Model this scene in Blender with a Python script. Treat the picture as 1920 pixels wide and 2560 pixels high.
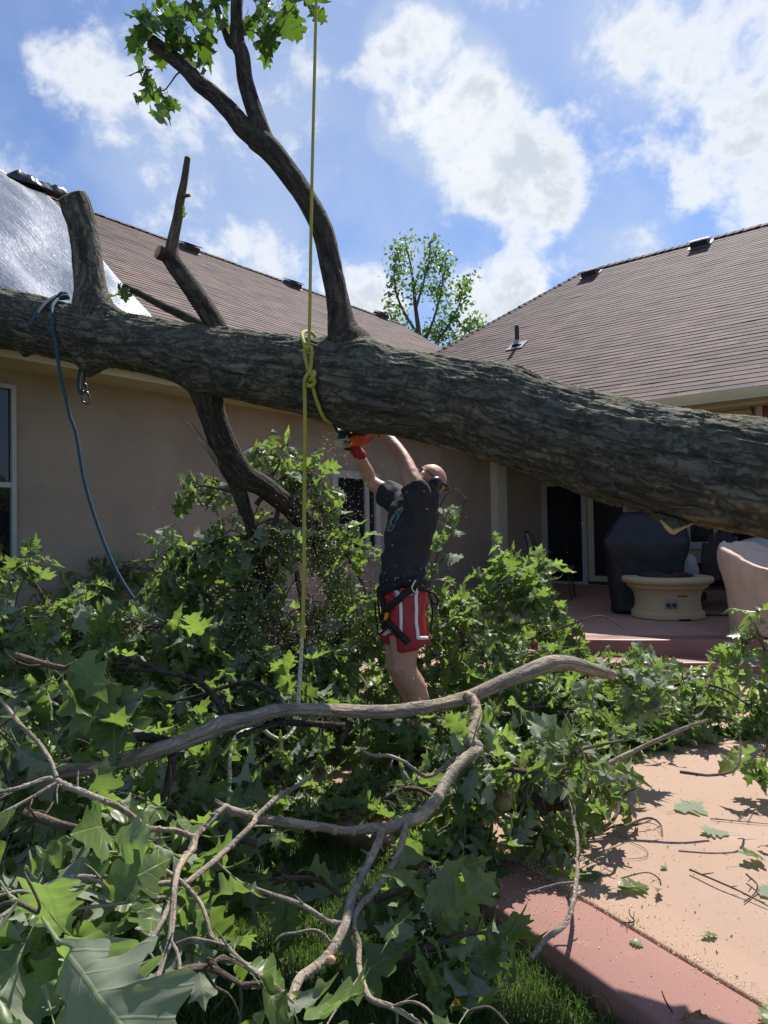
import bpy, bmesh, math, random
import numpy as np
from mathutils import Vector, Matrix, Euler

random.seed(7); RNG = np.random.default_rng(7)
for o in list(bpy.data.objects): bpy.data.objects.remove(o)
SC = bpy.context.scene; COL = SC.collection

# ------------------------------------------------------------------ camera
FPX = 1710.0                       # focal length in pixels of the 1920x2560 photograph
CAMZ = 1.45; HS = 1.12
cam_d = bpy.data.cameras.new('camera'); cam = bpy.data.objects.new('camera', cam_d); COL.objects.link(cam)
cam_d.sensor_fit = 'VERTICAL'; cam_d.sensor_height = 24.0; cam_d.lens = 24.0*FPX/2560.0
cam_d.clip_start = 0.05; cam_d.clip_end = 2000
PITCH = math.radians(1.41); ROLL = math.radians(-1.0)
CR = Matrix.Rotation(math.radians(90)+PITCH, 3, 'X') @ Matrix.Rotation(ROLL, 3, 'Z')
cam.matrix_world = Matrix.Translation((0, 0, CAMZ)) @ CR.to_4x4()
SC.camera = cam
SC.render.resolution_x = 768; SC.render.resolution_y = 1024
def ray(px, py):
    return CR @ Vector(((px-960)/FPX, -(py-1280)/FPX, -1.0))
def P(px, py, Y):                  # the world point seen at a photo pixel, Y metres in front
    d = ray(px, py); k = Y/d.y
    return Vector((d.x*k, d.y*k, CAMZ+d.z*k))
def G(px, py, z=0.0):              # the world point on the horizontal plane z
    d = ray(px, py); k = (z-CAMZ)/d.z
    return Vector((d.x*k, d.y*k, z))

# ------------------------------------------------------------------ light
SUN_EL, SUN_AZ = math.radians(54), math.radians(27)
SUNV = Vector((math.sin(SUN_AZ)*math.cos(SUN_EL), math.cos(SUN_AZ)*math.cos(SUN_EL), math.sin(SUN_EL)))
sl = bpy.data.lights.new('sun', 'SUN'); sl.energy = 4.3; sl.angle = math.radians(0.5); sl.color = (1.0, 0.955, 0.89)
so = bpy.data.objects.new('sun', sl); COL.objects.link(so); so.location = (4, 8, 14)
so.rotation_euler = SUNV.to_track_quat('Z', 'Y').to_euler()
SC.view_settings.view_transform = 'Standard'; SC.view_settings.look = 'None'
SC.view_settings.exposure = 0.70; SC.view_settings.gamma = 1.0; SC.view_settings.use_curve_mapping = False
SC.render.engine = 'CYCLES'
SC.cycles.use_denoising = True; SC.cycles.max_bounces = 8; SC.cycles.diffuse_bounces = 4
SC.cycles.transmission_bounces = 4; SC.cycles.transparent_max_bounces = 6; SC.cycles.sample_clamp_indirect = 6

# ------------------------------------------------------------------ node helper
class NT:
    def __init__(s, tree): s.t = tree; s.n = tree.nodes; s.l = tree.links
    def new(s, ty, **kw):
        nd = s.n.new(ty)
        for k, v in kw.items(): setattr(nd, k, v)
        return nd
    def put(s, sock, v):
        if v is None: return
        if isinstance(v, bpy.types.NodeSocket): s.l.new(v, sock)
        elif isinstance(v, (tuple, list)) and sock.type == 'RGBA' and len(v) == 3: sock.default_value = (*v, 1)
        else: sock.default_value = v
    def math(s, op, a, b=None, c=None, clamp=False):
        nd = s.new('ShaderNodeMath', operation=op, use_clamp=clamp)
        for i, v in enumerate((a, b, c)): s.put(nd.inputs[i], v)
        return nd.outputs[0]
    def vmath(s, op, a, b=None, out=0, scale=None):
        nd = s.new('ShaderNodeVectorMath', operation=op)
        s.put(nd.inputs[0], a); s.put(nd.inputs[1], b)
        if scale is not None: s.put(nd.inputs['Scale'], scale)
        return nd.outputs[out]
    def mix(s, f, a, b, bt='MIX'):
        nd = s.new('ShaderNodeMix', data_type='RGBA', blend_type=bt)
        s.put(nd.inputs[0], f); s.put(nd.inputs[6], a); s.put(nd.inputs[7], b)
        return nd.outputs[2]
    def ramp(s, f, a, b, lo=0.0, hi=1.0):     # smooth map range
        nd = s.new('ShaderNodeMapRange', interpolation_type='SMOOTHSTEP')
        for i, v in enumerate((f, a, b, lo, hi)): s.put(nd.inputs[i], v)
        return nd.outputs[0]
    def noise(s, vec, scale, detail=4, rough=0.55, dist=0.0):
        nd = s.new('ShaderNodeTexNoise'); s.put(nd.inputs['Vector'], vec)
        nd.inputs['Scale'].default_value = scale; nd.inputs['Detail'].default_value = detail
        nd.inputs['Roughness'].default_value = rough; nd.inputs['Distortion'].default_value = dist
        return nd.outputs[0]
    def scale(s, vec, sc):
        nd = s.new('ShaderNodeMapping'); s.put(nd.inputs[0], vec); nd.inputs['Scale'].default_value = sc
        return nd.outputs[0]
    def bump(s, h, strength=0.5, dist=0.01):
        nd = s.new('ShaderNodeBump'); s.put(nd.inputs['Height'], h)
        nd.inputs['Strength'].default_value = strength; nd.inputs['Distance'].default_value = dist
        return nd.outputs[0]

# ------------------------------------------------------------------ sky with clouds
W = bpy.data.worlds.new('World'); SC.world = W; W.use_nodes = True
w = NT(W.node_tree); w.n.clear()
out = w.new('ShaderNodeOutputWorld'); bg = w.new('ShaderNodeBackground')
sky = w.new('ShaderNodeTexSky', sky_type='NISHITA', sun_disc=False, sun_elevation=SUN_EL, sun_rotation=SUN_AZ)
sky.air_density = 1.0; sky.dust_density = 0.35; sky.ozone_density = 2.2
dirv = w.new('ShaderNodeTexCoord').outputs['Generated']
nz = w.new('ShaderNodeSeparateXYZ'); w.put(nz.inputs[0], dirv)
warp = w.new('ShaderNodeTexNoise'); w.put(warp.inputs['Vector'], dirv); warp.inputs['Scale'].default_value = 5.0; warp.inputs['Detail'].default_value = 3
wv = w.vmath('ADD', dirv, w.vmath('SCALE', w.vmath('SUBTRACT', warp.outputs[1], (0.5, 0.5, 0.5)), scale=0.07))
n1 = w.noise(wv, 8.5, 10, 0.62); n2 = w.noise(wv, 3.0, 6, 0.55); n3 = w.noise(w.scale(wv, (1, 1, 1.6)), 16.0, 6, 0.6)
BLOBS = [(1040, 140, 150, .85), (1120, 270, 190, 1.0), (1230, 380, 190, 1.0), (1330, 480, 170, .9), (1000, 310, 100, .75), (1310, 600, 110, .6),
         (1680, 40, 260, .62), (1880, 130, 230, .62), (1560, 190, 180, .42), (1760, 390, 190, .68), (1900, 420, 200, .68), (1620, 450, 150, .42), (1640, 300, 140, .4),
         (1260, 750, 170, .9), (900, 750, 160, .75), (1590, 620, 90, .7), (420, 350, 300, .36), (150, 200, 110, .5), (270, 230, 150, .45),
         (60, 450, 150, .5), (700, 480, 380, .34), (620, 280, 260, .42), (960, 560, 200, .3), (620, 700, 260, .42), (1500, 700, 220, .4)]
acc = None
for (bx, by, br, bwt) in BLOBS:
    c = ray(bx, by).normalized(); cr = math.cos(math.atan(br/FPX))
    d = w.vmath('DOT_PRODUCT', dirv, tuple(c), out=1)
    v = w.math('MULTIPLY', w.ramp(d, cr, 1.0), bwt)
    acc = v if acc is None else w.math('SMOOTH_MAX', acc, v, 0.25)
dens = w.math('ADD', w.math('ADD', w.math('MULTIPLY', acc, 0.62), w.math('MULTIPLY', n1, 1.45)), w.math('MULTIPLY', n3, 0.60))
off = w.math('SUBTRACT', dens, 1.25)
cl = w.ramp(off, -0.02, 0.33)
veil = w.math('MULTIPLY', w.ramp(n2, 0.30, 0.62), w.ramp(acc, 0.03, 0.5, 0.30, 0.72))
core = w.math('MULTIPLY', w.ramp(off, 0.18, 0.5), w.ramp(n1, 0.40, 0.60))
ccol = w.mix(w.math('MULTIPLY', core, 0.75), (6.5, 6.75, 7.1), (3.9, 4.4, 5.2))
skyc = w.mix(1.0, sky.outputs[0], (0.66, 0.78, 1.0), 'MULTIPLY')
c1 = w.mix(veil, skyc, (4.0, 4.75, 6.1)); c2 = w.mix(cl, c1, ccol)
w.put(bg.inputs[0], c2); bg.inputs[1].default_value = 0.088
w.l.new(bg.outputs[0], out.inputs[0])

# ------------------------------------------------------------------ mesh helpers
class MB:
    """collects verts / faces / uv / rnd and links them as one mesh object"""
    def __init__(s): s.V = []; s.Q = []; s.T = []; s.N = []; s.UV = []; s.R = []; s.c = 0
    def add(s, V, F, uv=None, rnd=None):
        V = np.asarray(V, float).reshape(-1, 3); n = len(V)
        if isinstance(F, np.ndarray):
            (s.Q if F.shape[1] == 4 else s.T).append(F+s.c)
        else:
            for f in F:
                f = [i+s.c for i in f]
                if len(f) == 4: s.Q.append(np.array([f]))
                elif len(f) == 3: s.T.append(np.array([f]))
                else: s.N.append(f)
        s.V.append(V); s.c += n
        s.UV.append(np.zeros((n, 2)) if uv is None else np.asarray(uv, float))
        s.R.append(np.zeros(n) if rnd is None else np.broadcast_to(np.asarray(rnd, float), (n,)))
        return s
    def mesh(s, name, smooth=True):
        me = bpy.data.meshes.new(name)
        V = np.concatenate(s.V); idx = []; tot = []
        if s.Q: q = np.concatenate(s.Q); idx.append(q.ravel()); tot.append(np.full(len(q), 4))
        if s.T: t = np.concatenate(s.T); idx.append(t.ravel()); tot.append(np.full(len(t), 3))
        for f in s.N: idx.append(np.array(f)); tot.append(np.array([len(f)]))
        idx = np.concatenate(idx).astype(np.int32); tot = np.concatenate(tot).astype(np.int32)
        st = np.concatenate([[0], np.cumsum(tot)[:-1]]).astype(np.int32)
        me.vertices.add(len(V)); me.vertices.foreach_set('co', V.ravel().astype(np.float32))
        me.loops.add(len(idx)); me.loops.foreach_set('vertex_index', idx)
        me.polygons.add(len(tot)); me.polygons.foreach_set('loop_start', st); me.polygons.foreach_set('loop_total', tot)
        me.polygons.foreach_set('use_smooth', np.full(len(tot), smooth))
        me.update(calc_edges=True)
        uv = np.concatenate(s.UV)[idx]
        me.uv_layers.new(name='UVMap').data.foreach_set('uv', uv.ravel().astype(np.float32))
        a = me.attributes.new('rnd', 'FLOAT', 'POINT'); a.data.foreach_set('value', np.concatenate(s.R).astype(np.float32))
        return me
    def build(s, name, mat, parent=None, smooth=True, sharp=None):
        me = s.mesh(name, smooth)
        if mat: me.materials.append(mat)
        o = bpy.data.objects.new(name, me); COL.objects.link(o)
        if sharp: 
            try: me.set_sharp_from_angle(angle=math.radians(sharp))
            except Exception: pass
        if parent is not None: setp(o, parent)
        return o
def setp(o, parent):
    o.parent = parent
    o.matrix_parent_inverse = parent.matrix_world.inverted()
def tag(o, label=None, cat=None, group=None, kind=None):
    if label: o['label'] = label
    if cat: o['category'] = cat
    if group: o['group'] = group
    if kind: o['kind'] = kind
    return o
def empty(name, loc, label, cat, group=None):
    o = bpy.data.objects.new(name, None); COL.objects.link(o); o.empty_display_size = 0.1
    o.matrix_world = Matrix.Translation(Vector(loc)); o.location = loc
    bpy.context.view_layer.update()
    return tag(o, label, cat, group)

def vec(a): return np.array(a, float)
def unit(a): a = vec(a); return a/(np.linalg.norm(a)+1e-12)
def box(mb, c, size, ax=None, uvs=1.0):
    ax = np.eye(3) if ax is None else np.array([unit(a) for a in ax])
    h = vec(size)/2; c = vec(c)
    S = np.array([[-1,-1,-1],[1,-1,-1],[1,1,-1],[-1,1,-1],[-1,-1,1],[1,-1,1],[1,1,1],[-1,1,1]])*h
    mb.add(c+S@ax, [[0,3,2,1],[4,5,6,7],[0,1,5,4],[1,2,6,5],[2,3,7,6],[3,0,4,7]], uv=S[:, :2]*uvs)
def boxp(mb, a, b, w_, h_, up=(0,0,1)):      # bar from a to b
    a, b = vec(a), vec(b); d = b-a; L = np.linalg.norm(d); x = d/L
    y = unit(np.cross(up, x)); z = np.cross(x, y)
    box(mb, (a+b)/2, (L, w_, h_), (x, y, z))
def catmull(pts, sub):
    p = np.asarray(pts, float)
    if len(p) < 3 or sub <= 1: 
        if sub <= 1: return p
    q = np.vstack([2*p[0]-p[1], p, 2*p[-1]-p[-2]]); o = []
    for i in range(1, len(q)-2):
        a, b, c, d = q[i-1], q[i], q[i+1], q[i+2]
        for t in np.arange(sub)/sub:
            o.append(0.5*((2*b)+(-a+c)*t+(2*a-5*b+4*c-d)*t*t+(-a+3*b-3*c+d)*t**3))
    o.append(p[-1]); return np.array(o)
def frames(p):
    T = np.gradient(p, axis=0); T /= np.linalg.norm(T, axis=1)[:, None]+1e-12
    ref = np.array([0, 0, 1.0]) if abs(T[0][2]) < 0.9 else np.array([1.0, 0, 0])
    n = unit(np.cross(T[0], ref)); Ns = []
    for t in T:
        n = unit(n-t*np.dot(n, t)); Ns.append(n)
    N = np.array(Ns); return T, N, np.cross(T, N)
def tube(mb, pts, rad, n=8, sub=4, cap=True, wob=0.0, seed=0, rnd=0.0):
    """tapered tube along smooth points; wob = relative surface irregularity"""
    m = len(pts); rad = np.full(m, rad, float) if np.isscalar(rad) else np.asarray(rad, float)
    pr = catmull(np.column_stack([np.asarray([tuple(p) for p in pts], float), rad]), sub)
    p, r = pr[:, :3], np.maximum(pr[:, 3], 1e-4)
    T, N, B = frames(p); a = np.linspace(0, 2*math.pi, n+1)
    L = np.concatenate([[0], np.cumsum(np.linalg.norm(np.diff(p, axis=0), axis=1))])
    ring = np.cos(a)[None, :, None]*N[:, None]+np.sin(a)[None, :, None]*B[:, None]
    rr = np.repeat(r[:, None], n+1, 1)
    if wob:
        q = np.stack([np.cos(a)[None]*1.3+0*L[:, None]+seed*3.1, np.sin(a)[None]*1.3+0*L[:, None], L[:, None]/(np.mean(r)*4)+0*a[None]], -1)
        rr = rr*(1+wob*fbm(q.reshape(-1, 3), 3).reshape(rr.shape))
        rr[:, -1] = rr[:, 0]
    V = p[:, None]+ring*rr[..., None]
    k = len(p); i, j = np.meshgrid(np.arange(k-1), np.arange(n), indexing='ij')
    b = (i*(n+1)+j).ravel(); F = np.stack([b, b+1, b+n+2, b+n+1], 1)
    uv = np.stack([np.repeat((a/(2*math.pi))[None], k, 0)*2*math.pi*np.mean(r), np.repeat(L[:, None], n+1, 1)], -1).reshape(-1, 2)
    mb.add(V.reshape(-1, 3), F, uv, rnd)
    if cap:
        for e, rev in ((0, 1), (k-1, 0)):
            c = V[e, :n]; f = list(range(n))
            mb.add(c, [f[::-1] if rev else f], np.zeros((n, 2)), rnd)
    return p, r
def lathe(mb, prof, c, n=32, ax=None, sx=1.0, sy=1.0):
    ax = np.eye(3) if ax is None else np.array([unit(a) for a in ax])
    prof = np.asarray(prof, float); a = np.linspace(0, 2*math.pi, n, endpoint=False); k = len(prof)
    V = np.stack([prof[:, 0][:, None]*np.cos(a)*sx, prof[:, 0][:, None]*np.sin(a)*sy, np.repeat(prof[:, 1][:, None], n, 1)], -1).reshape(-1, 3)
    i, j = np.meshgrid(np.arange(k-1), np.arange(n), indexing='ij'); j2 = (j+1) % n
    F = np.stack([i*n+j, i*n+j2, (i+1)*n+j2, (i+1)*n+j], -1).reshape(-1, 4)
    mb.add(vec(c)+V@ax, F)
def ball(mb, c, rad, ax=None, n=16, m=10):
    th = np.linspace(-math.pi/2, math.pi/2, m)
    rad = (rad,)*3 if np.isscalar(rad) else rad
    ax = np.eye(3) if ax is None else np.array([unit(a) for a in ax])
    a = np.linspace(0, 2*math.pi, n, endpoint=False)
    V = np.stack([np.cos(th)[:, None]*np.cos(a)*rad[0], np.cos(th)[:, None]*np.sin(a)*rad[1], np.repeat(np.sin(th)[:, None], n, 1)*rad[2]], -1).reshape(-1, 3)
    i, j = np.meshgrid(np.arange(m-1), np.arange(n), indexing='ij'); j2 = (j+1) % n
    mb.add(vec(c)+V@ax, np.stack([i*n+j, i*n+j2, (i+1)*n+j2, (i+1)*n+j], -1).reshape(-1, 4))
def loft(mb, rings):
    """closed loft through rings (each n x 3), capped"""
    R = np.array(rings); k, n = R.shape[:2]
    i, j = np.meshgrid(np.arange(k-1), np.arange(n), indexing='ij'); j2 = (j+1) % n
    F = np.stack([i*n+j, i*n+j2, (i+1)*n+j2, (i+1)*n+j], -1).reshape(-1, 4)
    mb.add(R.reshape(-1, 3), F)
    mb.add(R[0], [list(range(n))[::-1]]); mb.add(R[-1], [list(range(n))])
def ell(c, a, b, n=24):              # ellipse ring from centre and two half-axis vectors
    t = np.linspace(0, 2*math.pi, n, endpoint=False)[:, None]
    return vec(c)+np.cos(t)*vec(a)+np.sin(t)*vec(b)
def hsh(i, j, k, s):
    x = (i*374761393+j*668265263+k*1274126177+s*974711) & 0xffffffff
    x = ((x ^ (x >> 13))*1274126177) & 0xffffffff
    x = ((x ^ (x >> 16))*668265263) & 0xffffffff
    return ((x ^ (x >> 15)) & 0xffff)/32767.5-1
def vnoise(p, s=0):
    p = np.asarray(p, float); f = np.floor(p).astype(np.int64); t = p-f; t = t*t*(3-2*t); r = 0
    for dx in (0, 1):
        for dy in (0, 1):
            for dz in (0, 1):
                wt = (t[:, 0] if dx else 1-t[:, 0])*(t[:, 1] if dy else 1-t[:, 1])*(t[:, 2] if dz else 1-t[:, 2])
                r = r+wt*hsh(f[:, 0]+dx, f[:, 1]+dy, f[:, 2]+dz, s)
    return r
def fbm(p, o=4, s=0):
    p = np.asarray(p, float); r = 0; a = 1.0; tot = 0
    for i in range(o): r = r+a*vnoise(p*2**i, s+i); tot += a; a *= .5
    return r/tot
def bake(o, mods, post=None):
    """apply modifiers given as (type, {settings})"""
    for ty, kw in mods:
        m = o.modifiers.new(ty.lower(), ty)
        for k, v in kw.items(): setattr(m, k, v)
    bpy.context.view_layer.update()
    dg = bpy.context.evaluated_depsgraph_get()
    me = bpy.data.meshes.new_from_object(o.evaluated_get(dg)); old = o.data
    mats = [m for m in old.materials]; o.modifiers.clear(); o.data = me; me.name = old.name if False else o.name
    me.materials.clear()
    for m in mats: me.materials.append(m)
    bpy.data.meshes.remove(old)
    if post: 
        v = np.empty(len(me.vertices)*3, np.float32); me.vertices.foreach_get('co', v)
        nn = np.empty(len(me.vertices)*3, np.float32); me.vertices.foreach_get('normal', nn)
        v = post(v.reshape(-1, 3).astype(float), nn.reshape(-1, 3).astype(float)); me.vertices.foreach_set('co', v.ravel().astype(np.float32)); me.update()
    me.polygons.foreach_set('use_smooth', np.ones(len(me.polygons), bool))
    return o
def bevel(o, wd=0.01, seg=2):
    return bake(o, [('BEVEL', dict(width=wd, segments=seg, limit_method='ANGLE'))])

# ------------------------------------------------------------------ materials
def mat(name, base=(.5, .5, .5), rough=0.6, metal=0.0, spec=0.5, var=0.0, vscale=8.0, bump=0.0, bscale=60.0, coat=0.0):
    m = bpy.data.materials.new(name); m.use_nodes = True; t = NT(m.node_tree)
    b = t.n['Principled BSDF']; tc = t.new('ShaderNodeTexCoord').outputs['Object']
    b.inputs['Roughness'].default_value = rough; b.inputs['Metallic'].default_value = metal
    b.inputs['Specular IOR Level'].default_value = spec; b.inputs['Coat Weight'].default_value = coat
    col = (*base, 1)
    if var:
        n = t.noise(tc, vscale, 5, .6)
        c = t.mix(t.ramp(n, .3, .7), tuple(x*(1-var) for x in base), tuple(min(1, x*(1+var)) for x in base)); t.put(b.inputs['Base Color'], c)
    else: b.inputs['Base Color'].default_value = col
    if bump: t.put(b.inputs['Normal'], t.bump(t.noise(tc, bscale, 5, .6), bump, 0.01))
    m['t'] = 1
    return m
def node(m): t = NT(m.node_tree); return t, t.n['Principled BSDF']

def leaf_mat(name, front, back, trans, tf=0.38, gloss=0.38):
    m = bpy.data.materials.new(name); m.use_nodes = True; t, b = node(m); t.l.clear()
    o = t.n['Material Output']
    uv = t.new('ShaderNodeUVMap').outputs[0]; s = t.new('ShaderNodeSeparateXYZ'); t.put(s.inputs[0], uv)
    u, v = s.outputs[0], s.outputs[1]
    rnd = t.new('ShaderNodeAttribute', attribute_name='rnd').outputs['Fac']
    au = t.math('ABSOLUTE', u)
    mid = t.ramp(au, 0.006, 0.018, 1.0, 0.0)
    q = t.math('SUBTRACT', v, t.math('MULTIPLY', au, 0.75))
    ph = t.math('FRACT', t.math('MULTIPLY', q, 6.3))
    sv = t.ramp(t.math('ABSOLUTE', t.math('SUBTRACT', ph, 0.5)), 0.02, 0.075, 1.0, 0.0)
    vein = t.math('MAXIMUM', mid, t.math('MULTIPLY', sv, 0.62))
    geo = t.new('ShaderNodeNewGeometry'); bf = geo.outputs['Backfacing']; pos = geo.outputs['Position']
    blot = t.noise(pos, 26, 4, .6)
    f1 = t.mix(rnd, tuple(x*0.72 for x in front), tuple(min(1, x*1.3) for x in front))
    f2 = t.mix(t.ramp(blot, .35, .7), f1, t.mix(1.0, f1, (1.35, 1.2, .8), 'MULTIPLY'))
    b1 = t.mix(rnd, tuple(x*0.8 for x in back), tuple(x*1.2 for x in back))
    fc = t.mix(t.math('MULTIPLY', vein, .55), f2, (.30, .36, .10)); bc = t.mix(t.math('MULTIPLY', vein, .6), b1, (.36, .42, .20))
    col = t.mix(bf, fc, bc); t.put(b.inputs['Base Color'], col)
    b.inputs['Roughness'].default_value = gloss; b.inputs['Specular IOR Level'].default_value = 0.45
    t.put(b.inputs['Roughness'], t.math('ADD', t.math('MULTIPLY', bf, .3), gloss))
    t.put(b.inputs['Normal'], t.bump(t.math('ADD', t.math('MULTIPLY', vein, -1.0), t.math('MULTIPLY', blot, .8)), .35, .004))
    tr = t.new('ShaderNodeBsdfTranslucent')
    tc = t.mix(rnd, tuple(x*.8 for x in trans), tuple(min(1, x*1.25) for x in trans))
    t.put(tr.inputs[0], t.mix(t.math('MULTIPLY', vein, .35), tc, tuple(x*.5 for x in trans)))
    mx = t.new('ShaderNodeMixShader'); mx.inputs[0].default_value = tf
    t.l.new(b.outputs[0], mx.inputs[1]); t.l.new(tr.outputs[0], mx.inputs[2]); t.l.new(mx.outputs[0], o.inputs[0])
    return m
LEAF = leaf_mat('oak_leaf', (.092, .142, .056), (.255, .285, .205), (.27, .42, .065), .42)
BACKLITLEAF = leaf_mat('backlit_oak_leaf', (.045, .090, .026), (.15, .20, .115), (.14, .27, .02), .34)  # darker copy of the oak leaf: backlight against the sky put into the colour
LEAF_DRY = leaf_mat('dry_leaf', (.16, .10, .04), (.22, .15, .08), (.3, .15, .04), .25)
TREELEAF = leaf_mat('garden_tree_leaf', (.055, .105, .03), (.12, .17, .08), (.22, .40, .06))

def bark_mat(name, dark, light, lichen, lf=.5, moss=0.0, s=1.0, crackw=1.0):
    m = bpy.data.materials.new(name); m.use_nodes = True; t, b = node(m)
    tc = t.new('ShaderNodeTexCoord').outputs['Object']; uv = t.new('ShaderNodeUVMap').outputs[0]
    us = t.scale(uv, (22*s, 3.2*s, 1)); n = t.noise(us, 1.0, 6, .65, .6); n2 = t.noise(tc, 9*s, 6, .65); n3 = t.noise(tc, 38*s, 5, .65); n4 = t.noise(tc, 2.6, 4, .5)
    c = t.mix(t.ramp(n, .32, .68), dark, light)
    wn = t.new('ShaderNodeTexNoise'); t.put(wn.inputs['Vector'], tc); wn.inputs['Scale'].default_value = 16*s; wn.inputs['Detail'].default_value = 5
    wv = t.vmath('ADD', t.scale(uv, (17*s, 4.2*s, 1)), t.vmath('SCALE', t.vmath('SUBTRACT', wn.outputs[1], (.5, .5, .5)), scale=1.5))
    vo = t.new('ShaderNodeTexVoronoi', feature='DISTANCE_TO_EDGE'); t.put(vo.inputs['Vector'], wv); vo.inputs['Scale'].default_value = 1.0
    crack = t.ramp(vo.outputs['Distance'], .015, .16, 1.0, 0.0)
    vc = t.new('ShaderNodeTexVoronoi', feature='F1'); t.put(vc.inputs['Vector'], wv); vc.inputs['Scale'].default_value = 1.0
    sc_ = t.new('ShaderNodeSeparateXYZ'); t.put(sc_.inputs[0], vc.outputs['Color'])
    c = t.mix(1.0, c, t.mix(sc_.outputs[0], (.72, .72, .74), (1.3, 1.24, 1.16)), 'MULTIPLY')
    c = t.mix(t.math('MULTIPLY', crack,   .58*crackw), c, tuple(x*.55 for x in dark))
    c = t.mix(t.math('MULTIPLY', t.ramp(n2, .53, .66), t.ramp(n3, .42, .62, 0, lf)), c, lichen)
    c = t.mix(t.math('MULTIPLY', t.ramp(n4, .45, .65), .4), c, t.mix(1.0, c, (1.25, 1.05, .78), 'MULTIPLY'))
    if moss:
        g = t.new('ShaderNodeNewGeometry'); sn = t.new('ShaderNodeSeparateXYZ'); t.put(sn.inputs[0], g.outputs['True Normal'])
        c = t.mix(t.math('MULTIPLY', t.ramp(sn.outputs[2], .2, .8, 0, moss), t.ramp(n3, .4, .65)), c, (.16, .17, .07))
    t.put(b.inputs['Base Color'], c); b.inputs['Roughness'].default_value = .9; b.inputs['Specular IOR Level'].default_value = .2
    h = t.math('ADD', t.math('ADD', t.math('MULTIPLY', n, .8), t.math('MULTIPLY', n3, .55)), t.math('MULTIPLY', crack, -1.0*crackw))
    t.put(b.inputs['Normal'], t.bump(h, .75, .012))
    return m
BARK = bark_mat('oak_bark', (.056, .053, .048), (.175, .162, .138), (.23, .265, .225), .6, .7)
LIMB = bark_mat('limb_bark', (.034, .029, .025), (.095, .080, .067), (.24, .25, .22), .35, 0, 1.6, .6)
SMOOTHBARK = bark_mat('young_bark', (.20, .170, .135), (.40, .350, .285), (.48, .45, .39), .45, 0, 2.0, .25)
TWIG = bark_mat('twig_bark', (.08, .062, .048), (.17, .135, .105), (.24, .22, .19), .3, 0, 3.0, .2)
CUT = mat('cut_wood', (.50, .33, .17), .85, var=.25, vscale=40, bump=.4, bscale=90)

def roof_mat():
    m = bpy.data.materials.new('asphalt_shingle'); m.use_nodes = True; t, b = node(m)
    uv = t.new('ShaderNodeUVMap').outputs[0]
    br = t.new('ShaderNodeTexBrick'); t.put(br.inputs['Vector'], uv)
    br.offset = .37; br.offset_frequency = 2; br.inputs['Scale'].default_value = 1.0
    br.inputs['Brick Width'].default_value = .30; br.inputs['Row Height'].default_value = .14
    br.inputs['Mortar Size'].default_value = .004; br.inputs['Mortar Smooth'].default_value = .1; br.inputs['Bias'].default_value = -.1
    br.inputs['Color1'].default_value = (.190, .120, .100, 1); br.inputs['Color2'].default_value = (.066, .050, .050, 1); br.inputs['Mortar'].default_value = (.040, .030, .030, 1)
    n = t.noise(uv, 90, 3, .7); n2 = t.noise(uv, .9, 4, .6)
    c = t.mix(t.ramp(n, .3, .7), t.mix(1.0, br.outputs[0], (.75, .75, .75), 'MULTIPLY'), t.mix(1.0, br.outputs[0], (1.3, 1.25, 1.2), 'MULTIPLY'))
    c = t.mix(t.ramp(n2, .35, .7, 0, .45), c, (.115, .088, .082))
    t.put(b.inputs['Base Color'], c); b.inputs['Roughness'].default_value = .85; b.inputs['Specular IOR Level'].default_value = .3
    t.put(b.inputs['Normal'], t.bump(n, .5, .004)); return m
ROOF = roof_mat()
RIDGE = mat('ridge_shingle', (.085, .055, .050), .9, var=.3, vscale=4, bump=.4, bscale=80)
def stucco():
    m = mat('tan_stucco', (.355, .28, .215), .9, spec=.2); t, b = node(m); tc = t.new('ShaderNodeTexCoord').outputs['Object']
    a = t.noise(t.scale(tc, (1, 1, 1.7)), 15, 5, .6, .6); c = t.noise(tc, 1.6, 5, .6); d = t.noise(tc, 75, 3, .6)
    h = t.math('ADD', t.ramp(a, .42, .66), t.math('MULTIPLY', d, .25)); t.put(b.inputs['Normal'], t.bump(h, .40, .008))
    t.put(b.inputs['Base Color'], t.mix(t.ramp(c, .3, .7), (.335, .262, .195), (.40, .315, .238))); return m
STUCCO = stucco()
CREAM = mat('cream_trim', (.52, .45, .29), .6, var=.06, vscale=3)
PALEPOST = mat('pale_post_paint', (.66, .61, .47), .6, var=.05)
OFFWHITE = mat('off_white_frame', (.42, .41, .37), .5, var=.05)
GLASS = mat('dark_glass', (.012, .014, .018), .04, spec=.6)
DARKIN = mat('dark_interior', (.02, .02, .022), .9)
METALDARK = mat('dark_roof_metal', (.045, .036, .034), .45, metal=.3)
PVC = mat('black_pipe', (.025, .022, .024), .5)
FLASH = mat('grey_flashing', (.33, .31, .31), .45, metal=.5)

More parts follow.
